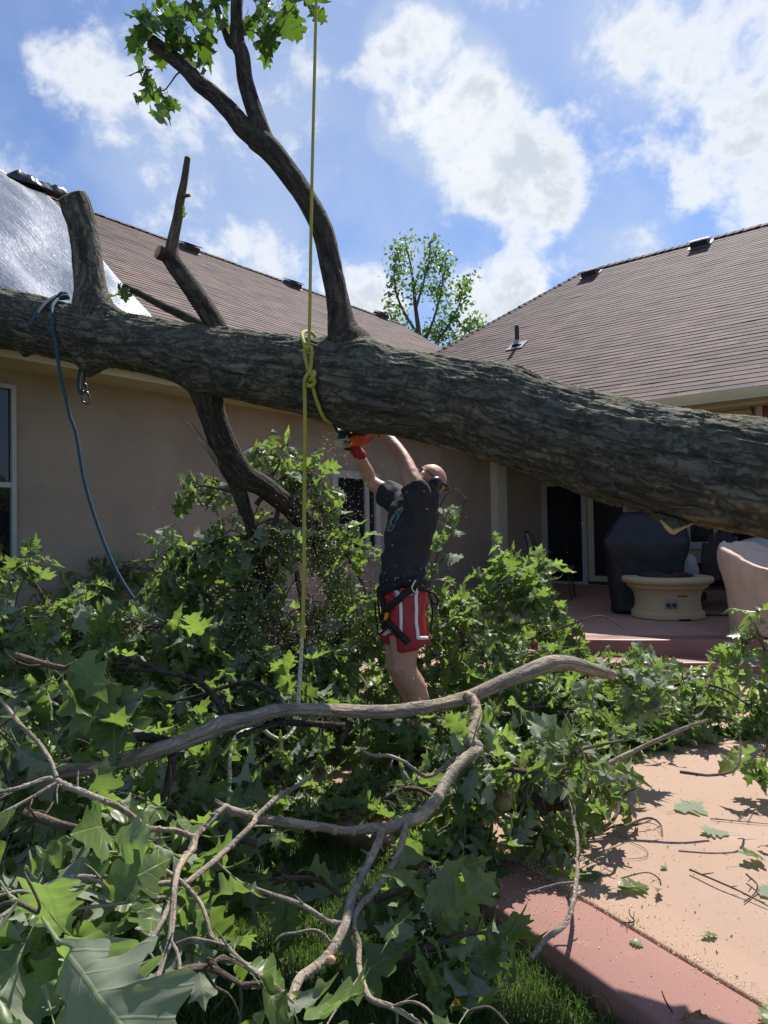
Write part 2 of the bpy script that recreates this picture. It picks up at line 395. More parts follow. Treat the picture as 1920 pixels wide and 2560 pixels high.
def concrete(name, a, b_, c_, rough=.75):
    m = mat(name, a, rough, spec=.35); t, b = node(m); tc = t.new('ShaderNodeTexCoord').outputs['Object']
    n = t.noise(tc, 1.3, 6, .6); n2 = t.noise(tc, 9, 5, .65); n3 = t.noise(tc, 120, 3, .6)
    c = t.mix(t.ramp(n, .3, .7), a, b_); c = t.mix(t.ramp(n2, .55, .8, 0, .55), c, c_)
    c = t.mix(t.ramp(n3, .62, .78, 0, .5), c, tuple(x*.5 for x in a))
    t.put(b.inputs['Base Color'], c); t.put(b.inputs['Normal'], t.bump(t.math('ADD', n2, t.math('MULTIPLY', n3, .25)), .25, .004))
    t.put(b.inputs['Roughness'], t.ramp(n, .3, .7, rough-.15, rough+.1)); return m
PATIO = concrete('pink_concrete', (.362, .230, .158), (.425, .282, .200), (.295, .19, .135))
BORDER = concrete('red_concrete', (.275, .138, .112), (.335, .180, .148), (.38, .24, .19), .8); node(BORDER)[1].inputs['Specular IOR Level'].default_value = .2
STEPRED = concrete('step_red_concrete', (.275, .115, .095), (.33, .15, .12), (.24, .11, .09), .5)
DECK = concrete('deck_concrete', (.40, .225, .165), (.45, .265, .195), (.33, .19, .15))
SOIL = mat('lawn_soil', (.075, .080, .035), .95, var=.45, vscale=14, bump=.5, bscale=50)

def grass_mat():
    m = bpy.data.materials.new('grass_blade'); m.use_nodes = True; t, b = node(m)
    rnd = t.new('ShaderNodeAttribute', attribute_name='rnd').outputs['Fac']
    c = t.mix(rnd, (.05, .105, .02), (.17, .20, .06)); t.put(b.inputs['Base Color'], c); b.inputs['Roughness'].default_value = .5
    tr = t.new('ShaderNodeBsdfTranslucent'); t.put(tr.inputs[0], t.mix(rnd, (.11, .25, .03), (.26, .31, .08)))
    mx = t.new('ShaderNodeMixShader'); mx.inputs[0].default_value = .4
    t.l.new(b.outputs[0], mx.inputs[1]); t.l.new(tr.outputs[0], mx.inputs[2]); t.l.new(mx.outputs[0], t.n['Material Output'].inputs[0]); return m
GRASS = grass_mat()

def tarp_mat():
    m = mat('silver_tarp', (.21, .22, .245), .36, metal=.7); t, b = node(m); tc = t.new('ShaderNodeTexCoord').outputs['Object']; uv = t.new('ShaderNodeUVMap').outputs[0]
    n = t.noise(t.scale(uv, (3, 14, 1)), 1.2, 5, .6, .8); n2 = t.noise(tc, 30, 4, .6)
    t.put(b.inputs['Normal'], t.bump(t.math('ADD', n, t.math('MULTIPLY', n2, .15)), .5, .04)); return m
TARP = tarp_mat(); TARPD = mat('black_sheeting', (.03, .03, .035), .25, var=.3)
def rope_mat(name, a, b_, wsc=60, tr=.0):
    m = mat(name, a, .7, spec=.3); t, b = node(m); uv = t.new('ShaderNodeUVMap').outputs[0]
    s = t.new('ShaderNodeSeparateXYZ'); t.put(s.inputs[0], uv)
    k = t.math('SINE', t.math('MULTIPLY', t.math('ADD', s.outputs[1], t.math('MULTIPLY', s.outputs[0], 1.2)), 2*math.pi*wsc))
    k2 = t.math('SINE', t.math('MULTIPLY', t.math('SUBTRACT', s.outputs[1], t.math('MULTIPLY', s.outputs[0], 1.2)), 2*math.pi*wsc))
    h = t.math('MAXIMUM', k, k2); n = t.noise(uv, 12, 3)
    t.put(b.inputs['Base Color'], t.mix(t.ramp(t.math('ADD', h, t.math('MULTIPLY', n, .8)), -.2, 1.3), b_, a)); t.put(b.inputs['Normal'], t.bump(h, .5, .003)); return m
YROPE = rope_mat('yellow_rope', (.50, .45, .085), (.26, .24, .06))
WROPE = rope_mat('white_rope_core', (.62, .60, .42), (.42, .40, .28), 30)
BROPE = rope_mat('blue_rope', (.050, .115, .170), (.02, .05, .08))
STEEL = mat('carabiner_metal', (.20, .19, .21), .28, metal=.9)

SKIN = mat('skin', (.52, .275, .195), .5, var=.10, vscale=14, bump=.12, bscale=160); node(SKIN)[1].inputs['Subsurface Weight'].default_value = .12
node(SKIN)[1].inputs['Subsurface Radius'].default_value = (.012, .005, .003)
SHIRT = mat('charcoal_cotton', (.024, .025, .030), .85, var=.15, vscale=10, bump=.25, bscale=420)
PRINT = mat('teal_print', (.07, .17, .155), .7, var=.3, vscale=70); PRINTW = mat('grey_print', (.26, .32, .32), .7)
SHORTS = mat('red_mesh_fabric', (.36, .014, .022), .45, var=.12, vscale=12, bump=.2, bscale=500)
STRIPE = mat('white_stripe', (.80, .78, .76), .6)
WEB = mat('black_webbing', (.010, .010, .012), .75, bump=.3, bscale=300)
RUBBER = mat('black_plastic', (.012, .012, .014), .35)
LENS = mat('smoked_lens', (.035, .032, .04), .08)
GLOVE = mat('red_glove', (.42, .022, .035), .7, var=.2, vscale=40, bump=.3, bscale=300); GLOVEB = mat('grey_glove_palm', (.03, .03, .035), .8)
ALU = mat('bright_aluminium', (.65, .64, .62), .3, metal=.9)
ORANGE = mat('orange_plastic', (.72, .085, .015), .35); SAWWHITE = mat('pale_grey_plastic', (.52, .49, .42), .45); YELLOWP = mat('yellow_plastic', (.75, .35, .02), .4)
SHOE = mat('brown_boot', (.09, .06, .04), .7, var=.2)

PIT = concrete('cast_stone', (.50, .38, .215), (.55, .43, .255), (.42, .32, .19), .85)
LAVA = mat('lava_rock', (.085, .038, .032), .95, var=.4, vscale=30, bump=.6, bscale=60)
PLATE = mat('worn_plate', (.30, .27, .23), .5, var=.4, vscale=60)
COVERBLACK = mat('black_vinyl_cover', (.009, .010, .014), .55, bump=.3, bscale=9)
COVERPALE = mat('pale_canvas_cover', (.64, .46, .345), .8, bump=.25, bscale=8, var=.05)
COVERGREY = mat('grey_cover', (.42, .42, .44), .7, bump=.4, bscale=14)
DARKWOOD = mat('dark_painted_wood', (.042, .027, .030), .6, var=.2)
CUSHION = mat('striped_cushion', (.20, .15, .11), .9, var=.25); CUSHR = mat('dark_red_cushion', (.09, .045, .04), .9, var=.2)
IRON = mat('dark_iron', (.02, .019, .019), .5)
SHUT = mat('red_brown_wood', (.20, .055, .045), .7, var=.25, vscale=20)
CHIP = mat('pale_wood_chip', (.88, .76, .56), .8)
t, b = node(CHIP); tr = t.new('ShaderNodeBsdfTranslucent'); tr.inputs[0].default_value = (.95, .84, .64, 1); mx = t.new('ShaderNodeMixShader'); mx.inputs[0].default_value = .5
t.l.new(b.outputs[0], mx.inputs[1]); t.l.new(tr.outputs[0], mx.inputs[2]); t.l.new(mx.outputs[0], t.n['Material Output'].inputs[0])
CRUMB = mat('bark_crumb', (.07, .05, .035), .9)

# ------------------------------------------------------------------ oak leaves
HALF = np.array([(0, 0), (.03, .05), (.13, .10), (.19, .155), (.165, .195), (.165, .235), (.20, .29), (.34, .355), (.36, .405), (.30, .43), (.285, .46), (.215, .45), (.20, .49),
                 (.24, .53), (.37, .60), (.40, .66), (.345, .665), (.315, .70), (.235, .685), (.18, .72), (.19, .76), (.27, .85), (.19, .845), (.10, .835), (.065, .90), (0, 1.0)])
HALF[:, 0] *= 1.02
def leaf_variant(seed, fold, bend, wave, narrow=1.0):
    r = np.random.default_rng(seed); hv = []
    for sgn in (-1, 1):
        H = HALF.copy(); H[1:-1] += r.normal(0, .020, (len(H)-2, 2)); H[:, 0] = np.abs(H[:, 0])*narrow*(1+.1*r.normal()); H[0, 0] = H[-1, 0] = 0
        hv.append(H*np.array([sgn, 1]))
    n = len(HALF); ym = np.maximum.accumulate(np.clip(HALF[:, 1]-.42*HALF[:, 0], 0, 1))
    mid = np.stack([np.zeros(n), ym], 1)
    pts = np.vstack([mid, (mid+hv[0])/2, hv[0], (mid+hv[1])/2, hv[1]]); uv = pts.copy()
    x, y = pts[:, 0], pts[:, 1]; sg = np.where(x < 0, 0, 1)
    fo = np.where(sg == 0, fold*(1+.25*r.normal()), fold*(1+.25*r.normal()))
    X = x*np.cos(fo); Z = np.abs(x)*np.sin(fo)
    q = np.stack([x*4+seed*7, y*4, np.zeros(len(x))], 1); Z = Z+wave*fbm(q, 2, seed)*(.25+1.6*np.abs(x))
    # bend along the length
    ang = bend*y**1.3; Yb = y*np.cos(ang*.6)-Z*np.sin(ang)*.6; Zb = Z*np.cos(ang)-y*np.sin(ang*.62)
    tw = r.normal(0, .35)*y; X2 = X*np.cos(tw)-Zb*np.sin(tw)*.3; Z2 = Zb+X*np.sin(tw)
    V = np.stack([X2, Yb, Z2], 1)
    i = np.arange(n-1); F = []
    F.append(np.stack([i, i+1, n+i+1, n+i], 1)); F.append(np.stack([n+i, n+i+1, 2*n+i+1, 2*n+i], 1))
    F.append(np.stack([3*n+i, 3*n+i+1, i+1, i], 1)); F.append(np.stack([4*n+i, 4*n+i+1, 3*n+i+1, 3*n+i], 1))
    # petiole: thin three-sided stalk
    k = len(V); w_ = .010; pv = []
    for (yy, zz) in ((-.28, .05), (-.12, .015), (.02, 0.0)):
        for a in (0, 2.1, 4.2): pv.append((w_*math.cos(a), yy, zz+w_*math.sin(a)))
    V = np.vstack([V, pv]); uv = np.vstack([uv, np.zeros((9, 2))])
    for s in (0, 3):
        for a in range(3): F.append(np.array([[k+s+a, k+s+(a+1) % 3, k+s+3+(a+1) % 3, k+s+3+a]]))
    V[:, 1] += .28                                     # origin at the foot of the stalk
    return V, np.vstack(F), uv
LV = [leaf_variant(i, f, b, wv, nr) for i, (f, b, wv, nr) in enumerate(
    [(.25, .6, .22, 1), (.6, 1.1, .34, .9), (.9, .9, .42, .8), (.4, -.5, .28, 1), (.12, .4, .20, 1.05), (1.15, 1.4, .5, .8), (.7, .5, .42, .85), (.3, 1.5, .34, .95), (1.35, 1.0, .55, .75), (.5, .2, .3, 1.05), (.75, 1.7, .6, .9), (.3, .8, .5, .8), (1.0, .3, .5, 1), (.45, -.8, .4, .85), (1.5, 1.5, .6, .95), (.2, 1.0, .3, .7)])]
def leaves(mb, items):
    """items: (pos, dir, normal, size, rnd, variant)"""
    by = {}
    for it in items: by.setdefault(it[5], []).append(it)
    for k, L in by.items():
        V, F, uv = LV[k]; n = len(V); m = len(L)
        pos = np.array([tuple(i[0]) for i in L]); d = np.array([tuple(i[1]) for i in L]); nr = np.array([tuple(i[2]) for i in L])
        d /= np.linalg.norm(d, axis=1)[:, None]+1e-9; nr = nr-d*np.sum(nr*d, 1)[:, None]; nr /= np.linalg.norm(nr, axis=1)[:, None]+1e-9
        x = np.cross(d, nr); s = np.array([i[3] for i in L])
        A = np.stack([x, d, nr], 1)*s[:, None, None]
        VV = np.einsum('vk,mkc->mvc', V, A)+pos[:, None]
        FF = (F[None]+(np.arange(m)*n)[:, None, None]).reshape(-1, 4)
        mb.add(VV.reshape(-1, 3), FF, np.tile(uv, (m, 1)), np.repeat([i[4] for i in L], n))
def rvec(r): v = r.normal(0, 1, 3); return v/np.linalg.norm(v)

# ================================================================== SETTING
def prism(mb, poly, z0, z1):
    n = len(poly); A = [(x, y, z0) for x, y in poly]; B = [(x, y, z1) for x, y in poly]
    mb.add(A+B, [list(range(n))[::-1], list(range(n, 2*n))]+[[i, (i+1) % n, n+(i+1) % n, n+i] for i in range(n)])
def ccw(poly):
    a = sum(poly[i][0]*poly[(i+1) % len(poly)][1]-poly[(i+1) % len(poly)][0]*poly[i][1] for i in range(len(poly)))
    return poly if a > 0 else poly[::-1]
def slab(name, poly, z0, z1, m, bv=.0):
    mb = MB(); prism(mb, ccw([tuple(p) for p in poly]), z0, z1); o = mb.build(name, m, smooth=False); tag(o, kind='structure')
    if bv: bevel(o, bv, 3); 
    return o
def offs(line, d):                          # polyline moved sideways by d (to the left of travel)
    l = np.array(line, float); t = np.gradient(l, axis=0); t /= np.linalg.norm(t, axis=1)[:, None]
    return l+d*np.stack([-t[:, 1], t[:, 0]], 1)

# lawn: one sheet to the horizon, finely divided near the camera
mb = MB()
gx = np.unique(np.concatenate([np.linspace(-260, 260, 27), np.linspace(-8, 8, 81)])); X, Y = np.meshgrid(gx, gx+3, indexing='ij')
Z = -.125+.02*fbm(np.stack([X*1.5, Y*1.5, 0*X], -1).reshape(-1, 3), 3).reshape(X.shape)*(np.abs(X) < 8)
i, j = np.meshgrid(np.arange(len(gx)-1), np.arange(len(gx)-1), indexing='ij'); b = (i*len(gx)+j).ravel(); n = len(gx)
mb.add(np.stack([X, Y, Z], -1).reshape(-1, 3), np.stack([b, b+n, b+n+1, b+1], 1)); tag(mb.build('lawn', SOIL), kind='structure')

joint = catmull([(1.82, .95), (1.15, 2.04), (.60, 2.94), (.22, 3.46), (-.30, 3.86), (-.95, 4.20), (-1.7, 4.75), (-2.1, 5.6)], 4)[:, :2] if False else \
    catmull(np.array([(1.82, .95, 0), (1.15, 2.04, 0), (.60, 2.94, 0), (.22, 3.46, 0), (-.30, 3.86, 0), (-.95, 4.20, 0), (-1.7, 4.75, 0), (-2.1, 5.6, 0)]), 4)[:, :2]
patio = list(map(tuple, joint))+[(-1.2, 7.5), (2, 12), (9, 12), (9, .95)]
slab('patio', patio, -.16, 0, PATIO, .012)
inner = offs(joint, .013); outer = offs(joint, .325)
k = 3
def band(a, b_): return [tuple(p) for p in a]+[tuple(p) for p in b_[::-1]]
e = inner[k]-inner[k-1]; e = e/np.linalg.norm(e)*.008
slab('patio_border', band(np.vstack([inner[:k], inner[k]-e]), np.vstack([outer[:k], outer[k]-e])), -.16, .002, BORDER, .016)
slab('patio_border', band(np.vstack([inner[k]+e, inner[k+1:]]), np.vstack([outer[k]+e, outer[k+1:]])), -.16, .002, BORDER, .016)

front = np.array([(8.5, 6.1), (3.75, 6.70), (2.45, 6.83), (2.02, 6.90), (1.76, 7.06), (1.60, 7.36), (1.35, 7.9), (1.0, 8.6)])
slab('deck', [tuple(p) for p in offs(front, -.30)]+[(1.9*HS, 11.6*HS), (3.3*HS, 13.5*HS), (10, 10.0)], -.1, .30, DECK)
slab('deck_edge', band(offs(front, -.296), front), -.1, .304, STEPRED, .02)
slab('lower_step', band(offs(front, .002), offs(front, .34)), -.1, .145, STEPRED, .02)

# ------------------------------------------------------------------ house
A1 = math.radians(39.1)
U1 = np.array([math.sin(A1), math.cos(A1), 0]); N1 = np.array([-math.cos(A1), math.sin(A1), 0])   # left wing: along the wall / into the house
U2 = N1.copy(); N2 = U1.copy()                                                                  # right wing: to the left along its eave / into the house
UP = np.array([0, 0, 1.0])
ZE = CAMZ+1.45*HS; ZS = ZE-.165; RUN1, RUN2 = 6.2*HS, 6.1*HS
E1 = np.array([-2.55*HS, 4.93*HS, ZE]); W1 = np.array([-2.94*HS, 5.24*HS, 0]); E2 = np.array([3.07*HS, 8.03*HS, ZE])
PIT_ = 2/3.; SL = math.sqrt(1+PIT_**2)
M_ = np.stack([U1[:2], -U2[:2]], 1); tC, sC = np.linalg.solve(M_, (E2-E1)[:2]); CORN = E1+U1*tC
house = empty('house', (0, 8, 0), 'single storey tan stucco house with two brown shingled roofs meeting in a valley', 'house')
def part(mb, name, m, parent=None, smooth=False, **k): return mb.build(name, m, parent or house, smooth, **k)

def roof_plane(mb, O, td, nd, poly, ex=.14, lift=.006):
    sd = (nd+UP*PIT_)/SL; nrm = np.cross(td, sd); nrm = nrm if nrm[2] > 0 else -nrm
    P_ = np.array(poly, float); smax = P_[:, 1].max()
    def iv(s):
        xs = []
        for a, b in zip(P_, np.roll(P_, -1, 0)):
            if min(a[1], b[1]) <= s <= max(a[1], b[1]) and a[1] != b[1]: xs.append(a[0]+(b[0]-a[0])*(s-a[1])/(b[1]-a[1]))
        return min(xs), max(xs)
    V = []; F = []; UV = []
    k = 0; s = 0.0
    while s < smax-.01:
        s2 = min(s+ex+.03, smax-1e-6); a0, a1 = iv(s+1e-6); b0, b1 = iv(s2)
        nn = max(1, int((a1-a0)/.33)); ta = np.linspace(a0, a1, nn+1); tb = np.linspace(b0, b1, nn+1)
        jit = RNG.normal(0, .0022, nn+1); c = len(V)
        for q in range(nn+1):
            lo = O+td*ta[q]+sd*(s+jit[q]); V += [lo-nrm*.004, lo+nrm*(lift+abs(jit[q])), O+td*tb[q]+sd*s2]
            UV += [(ta[q], k*.14), (ta[q], k*.14+.001), (tb[q], k*.14+.139)]
        for q in range(nn):
            x = c+3*q; F += [[x, x+3, x+4, x+1], [x+1, x+4, x+5, x+2]]
        s += ex; k += 1
    mb.add(V, np.array(F), UV)
RH = RUN2*.60; D1 = RUN1*SL; D2 = RUN2*SL
R_ridge = E2+N2*RUN2+UP*RUN2*PIT_
# where the right wing's ridge ends: the photo shows the break under the left vent
tE = None
for s_ in np.arange(-3, 6, .01):
    q = R_ridge+U2*s_; d = CR.transposed() @ Vector(q-np.array([0, 0, CAMZ])); 
    if d.x/-d.z*FPX+960 < 1462: tE = s_; break
mb = MB(); roof_plane(mb, E1, U1, N1, [(-5, 0), (14, 0), (14, D1), (-5, D1)]); left_roof = part(mb, 'roof', ROOF)
mb = MB(); roof_plane(mb, E2, U2, N2, [(-7, 0), (tE+RH, 0), (tE, D2), (-7, D2)]); right_roof = part(mb, 'roof', ROOF)
# hidden back slopes and hip end close the attic
def quadp(pts, name, m): mb = MB(); mb.add(pts, [list(range(len(pts)))]); return part(mb, name, m)
rid1 = E1+N1*RUN1+UP*RUN1*PIT_
quadp([rid1-U1*5, rid1+U1*14, rid1+U1*14+N1*RUN1-UP*RUN1*PIT_, rid1-U1*5+N1*RUN1-UP*RUN1*PIT_], 'back_roof', RIDGE)
Rend = R_ridge+U2*tE; foot = Rend+U2*RH-UP*RUN2*PIT_
quadp([R_ridge-U2*7, Rend, Rend+U2*RH+N2*RUN2-UP*RUN2*PIT_, R_ridge-U2*7+N2*RUN2-UP*RUN2*PIT_], 'back_roof', RIDGE)
quadp([Rend, foot-N2*RUN2, foot+N2*RUN2], 'hip_roof', RIDGE)
# ridge caps
def caps(a, b_, name='ridge_cap'):
    mb = MB(); L = np.linalg.norm(b_-a); d = (b_-a)/L; side = unit(np.cross(d, UP)); up = np.cross(side, d); n = int(L/.16)
    for i in range(n):
        p = a+d*(i*.16); q = p+d*.22; j = RNG.normal(0, .004)
        V = []
        for c, h in ((p, .032+j), (q, .012)):
            V += [c+side*.15-up*.085+up*h, c+up*(h+.012), c-side*.15-up*.085+up*h]
        V += [V[0]-up*.02, V[1]-up*.02, V[2]-up*.02]
        mb.add(V, [[0, 1, 4, 3], [1, 2, 5, 4], [0, 6, 7, 1], [1, 7, 8, 2]])
    part(mb, name, RIDGE)
caps(rid1+U1*14, rid1-U1*5); caps(R_ridge-U2*7, Rend)
hipd = Rend+U2*RH-N2*RUN2-UP*RUN2*PIT_
caps(hipd, Rend, 'hip_cap')

def hit(px, py, p0, n):
    d = vec(ray(px, py)); o = np.array([0, 0, CAMZ]); k = np.dot(p0-o, n)/np.dot(d, n); return o+d*k
NR1 = np.cross(U1, (N1+UP*PIT_)/SL); NR1 = NR1 if NR1[2] > 0 else -NR1
NR2 = np.cross(U2, (N2+UP*PIT_)/SL); NR2 = NR2 if NR2[2] > 0 else -NR2
SD1 = (N1+UP*PIT_)/SL; SD2 = (N2+UP*PIT_)/SL
def roof_vent(c, td, sd, nr):
    mb = MB(); box(mb, c+nr*.02, (.44, .42, .012), (td, sd, nr)); 
    V = []
    for t_, s_, h in ((-.18, -.17, .03), (.18, -.17, .03), (.18, .17, .03), (-.18, .17, .03), (-.17, -.17, .145), (.17, -.17, .145), (.16, .14, .085), (-.16, .14, .085)):
        V.append(c+td*t_+sd*s_+nr*h)
    o = part(mb, 'roof_vent', FLASH)
    mb = MB(); mb.add(V, [[0, 1, 5, 4], [1, 2, 6, 5], [2, 3, 7, 6], [3, 0, 4, 7], [4, 5, 6, 7]]); box(mb, c+sd*-.025+nr*.142, (.40, .38, .012), (td, unit(sd*.36+nr*-.07), unit(nr*.36+sd*.07)))
    part(mb, 'hood', METALDARK, o)
for px, py in ((468, 626), (728, 716), (950, 792)): roof_vent(hit(px, py, E1, NR1), U1, SD1, NR1)
for px, py in ((1478, 688), (1752, 614)): roof_vent(hit(px, py, E2, NR2), U2, SD2, NR2)
pb = hit(1293, 866, E2, NR2); mb = MB()
tube(mb, [pb-UP*.05, pb+UP*.40], .042, 14, 1); vp = part(mb, 'vent_pipe', PVC, smooth=True, sharp=40)
mb = MB(); box(mb, pb+NR2*.02, (.34, .36, .012), (U2, SD2, NR2)); lathe(mb, [(.11, .02), (.075, .07), (.05, .12)], pb, 20); part(mb, 'flashing', FLASH, vp, smooth=True, sharp=40)

# eaves: gutter, fascia, soffit
def eave(O, td, nd, t0, t1, name_g='gutter'):
    mb = MB(); prof = [(0, -.005), (-.125, .0), (-.135, -.02), (-.12, -.045), (-.10, -.11), (-.085, -.13), (0, -.13)]
    V = []; n = len(prof)
    for t_ in (t0, t1):
        for a, z in prof: V.append(O+td*t_+nd*(a+.045)+UP*(z-.012))
    mb.add(V, [[i, (i+1) % n, n+(i+1) % n, n+i] for i in range(n)]+[list(range(n))[::-1], list(range(n, 2*n))]); part(mb, name_g, CREAM)
    mb = MB(); c = O+td*(t0+t1)/2; box(mb, c+nd*.055+UP*-.10, (abs(t1-t0), .018, .20), (td, nd, UP)); part(mb, 'fascia', CREAM)
    mb = MB(); box(mb, c+nd*.34+UP*-.165, (abs(t1-t0), .56, .014), (td, nd, UP)); part(mb, 'soffit', CREAM)
eave(E1, U1, N1, -5, tC+.02); eave(E2, U2, N2, -7, sC+.02)

# walls
TH = .18
def wallbox(p, td, nd, t0, t1, z0, z1, m=STUCCO, th=TH, name='wall'):
    mb = MB(); box(mb, vec(p)+td*(t0+t1)/2+nd*th/2+UP*(z0+z1)/2, (abs(t1-t0), th, z1-z0), (td, nd, UP)); return part(mb, name, m)
tP = np.dot(hit(1228, 1300, W1, N1)-W1, U1)          # where the left wall gives way to the porch
Dp = np.array([2.83*HS, 12.43*HS, 0]); tD = np.dot(Dp-W1, U1)
wallbox(W1, U1, N1, -6, tD+.3, -.15, ZS)
mb = MB(); box(mb, W1+U1*(tP+.17)-N1*.07+UP*ZS/2, (.34, .14, ZS), (U1, N1, UP)); part(mb, 'pillar', PALEPOST)
Dw = Dp-U2*0; wallbox(Dw, U2, N2, -9, .4, 0, ZS)
mb = MB(); c = (CORN+Dp)/2; box(mb, vec((3.6*HS, 10.2*HS, ZS+.008)), (9, 5, .016), (U2, N2, UP)); part(mb, 'porch_ceiling', CREAM)
hb = E2+N2*.62; mb = MB(); box(mb, hb-U2*2.2+UP*(-.33), (9.4, .16, .30), (U2, N2, UP)); part(mb, 'porch_beam', CREAM)
# unseen far wall, added to close the porch so it stays dark
wallbox(E2-U2*6.9+N2*.7-UP*ZE, N2, -U2, 0, 5, 0, ZS)
sh = hit(1893, 1000, E2+N2*.5, N2); sh = vec(sh)
mb = MB()
for i in range(7): box(mb, sh-U2*(.12+i*.085)-UP*.27-N2*.04, (.078, .03, .42), (U2, N2, UP))
shut = part(mb, 'shutter', SHUT)
mb = MB(); box(mb, sh-U2*.38-UP*.03-N2*.04, (.72, .05, .06), (U2, N2, UP)); box(mb, sh-U2*.03-UP*.27-N2*.04, (.07, .05, .44), (U2, N2, UP)); part(mb, 'shutter_frame', CREAM, shut)
mb = MB(); tube(mb, [sh+U2*.05+UP*.06-N2*.1, sh+U2*.05-UP*.05-N2*.1, sh+U2*.03-UP*.2-N2*.08], [.025, .022, .006], 8, 3); box(mb, sh-U2*.3+UP*.045-N2*.1, (.8, .06, .05), (U2, N2, UP)); part(mb, 'bracket', IRON, shut)

def window(p0, td, nd, t0, t1, z0, z1, name='window', fw=.07, bars=(), hbar=None):
    mb = MB()
    for (a, b_, c, d) in ((t0, t0+fw, z0, z1), (t1-fw, t1, z0, z1), (t0+fw, t1-fw, z1-fw, z1), (t0+fw, t1-fw, z0, z0+fw)):
        box(mb, p0+td*(a+b_)/2-nd*.02+UP*(c+d)/2, (b_-a, .05, d-c), (td, nd, UP))
    box(mb, p0+td*(t0+t1)/2-nd*.035+UP*(z0-.02), (t1-t0+.08, .08, .036), (td, nd, UP))
    for x in bars: box(mb, p0+td*(t0+(t1-t0)*x)-nd*.018+UP*(z0+z1)/2, (fw*.8, .036, z1-z0-2*fw), (td, nd, UP))
    if hbar: box(mb, p0+td*(t0+t1)/2-nd*.017+UP*(z0+(z1-z0)*hbar), (t1-t0-2*fw, .034, .045), (td, nd, UP))
    o = part(mb, name, OFFWHITE)
    mb = MB(); box(mb, p0+td*(t0+t1)/2-nd*.004+UP*(z0+z1)/2, (t1-t0-2*fw+.004, .006, z1-z0-2*fw+.004), (td, nd, UP)); part(mb, 'pane', GLASS, o); return o
def tz(px, py, p0, td, nd): q = hit(px, py, p0, nd); return np.dot(q-p0, td), q[2]
t1_, ztop = tz(35, 965, W1, U1, N1); _, zb = tz(35, 1435, W1, U1, N1); window(W1, U1, N1, t1_-1.1, t1_, zb, ztop, fw=.036, hbar=.47)
ta, z1a = tz(826, 1174, W1, U1, N1); tb, _ = tz(945, 1250, W1, U1, N1); window(W1, U1, N1, ta, tb, z1a-1.15, z1a, fw=.10, bars=(.72,))
# sliding door (t runs to the left along U2, so right-hand edges have smaller t)
def td_(px, py): return tz(px, py, Dw, U2, N2)
d0, _ = td_(1354, 1400); d1, _ = td_(1573, 1400); _, zd = td_(1465, 1463); zd2 = zd+2.03
mb = MB()
def bar(mb, ta, tb, za, zb_, dep=.06, out_=.02): box(mb, Dw+U2*(ta+tb)/2-N2*out_+UP*(za+zb_)/2, (abs(tb-ta), dep, zb_-za), (U2, N2, UP))
x = [td_(q, 1400)[0] for q in (1354, 1367, 1459, 1471, 1473, 1487, 1563, 1573)]
bar(mb, x[0], x[1], zd, zd2); bar(mb, x[6], x[7], zd, zd2); bar(mb, x[1], x[6], zd2-.07, zd2); bar(mb, x[1], x[6], zd-.03, zd+.02, .09)
sd_o = part(mb, 'sliding_door', OFFWHITE)
mb = MB(); bar(mb, x[2], x[3], zd+.025, zd2-.075, .03, .045); bar(mb, x[1], x[2], zd+.025, zd+.065, .03, .045); bar(mb, x[1]-.0, x[1]-.05, zd+.07, zd2-.08, .03, .045); part(mb, 'screen_frame', OFFWHITE, sd_o)
mb = MB(); bar(mb, x[4], x[5], zd+.025, zd2-.075, .03, .012); bar(mb, x[5], x[6], zd+.025, zd+.19, .03, .012); part(mb, 'door_frame', CREAM, sd_o)
mb = MB(); bar(mb, x[1], x[2], zd+.066, zd2-.08, .006, .030); part(mb, 'pane', GLASS, sd_o)
mb = MB(); bar(mb, x[5], x[6], zd+.191, zd2-.08, .006, .006); part(mb, 'pane', GLASS, sd_o)
mb = MB(); bar(mb, x[2]-.005, x[2]+.035, zd+1.0, zd+1.22, .03, .075); part(mb, 'handle', RUBBER, sd_o)
w0, zw = td_(1716, 1366); w1, _ = td_(1912, 1366); window(Dw, U2, N2, w1, w0, zw, zw+1.25, fw=.08, bars=(.60, ))
mb = MB(); box(mb, Dw-U2*4-N2*.02+UP*.335, (8.4, .03, .07), (U2, N2, UP)); part(mb, 'base_board', DARKWOOD)

# silver tarp over the damaged end of the left roof
def on1(px, py, h=.03): return hit(px, py, E1+NR1*h, NR1)
edge_r = [on1(*q) for q in ((112, 478), (200, 574), (262, 655), (330, 735), (386, 795), (430, 858))]
top = rid1; mb = MB(); rows = 46; cols = 60
er = catmull(np.array(edge_r), 10); er = er[np.linspace(0, len(er)-1, rows).astype(int)]
V = np.zeros((rows, cols, 3)); UVt = np.zeros((rows, cols, 2))
for i in range(rows):
    s_ = np.dot(er[i]-E1, SD1); t_ = np.dot(er[i]-E1, U1)
    for j in range(cols):
        f = j/(cols-1); tt = t_-f*(t_+4.6); fan = f*12+ (1-i/rows)*1.5
        h = .035+.10*abs(math.sin(fan*1.5+.8*math.sin(i*.12+j*.1)))**1.5*(.3+.7*i/rows)+.07*float(fbm([[tt*1.6, s_*.35, 3]], 3)[0])+.02*float(fbm([[tt*6, s_*1.2, 5]], 2)[0])
        if j == 0: h = .03
        V[i, j] = E1+U1*tt+SD1*s_+NR1*max(h, .03); UVt[i, j] = (s_, tt)
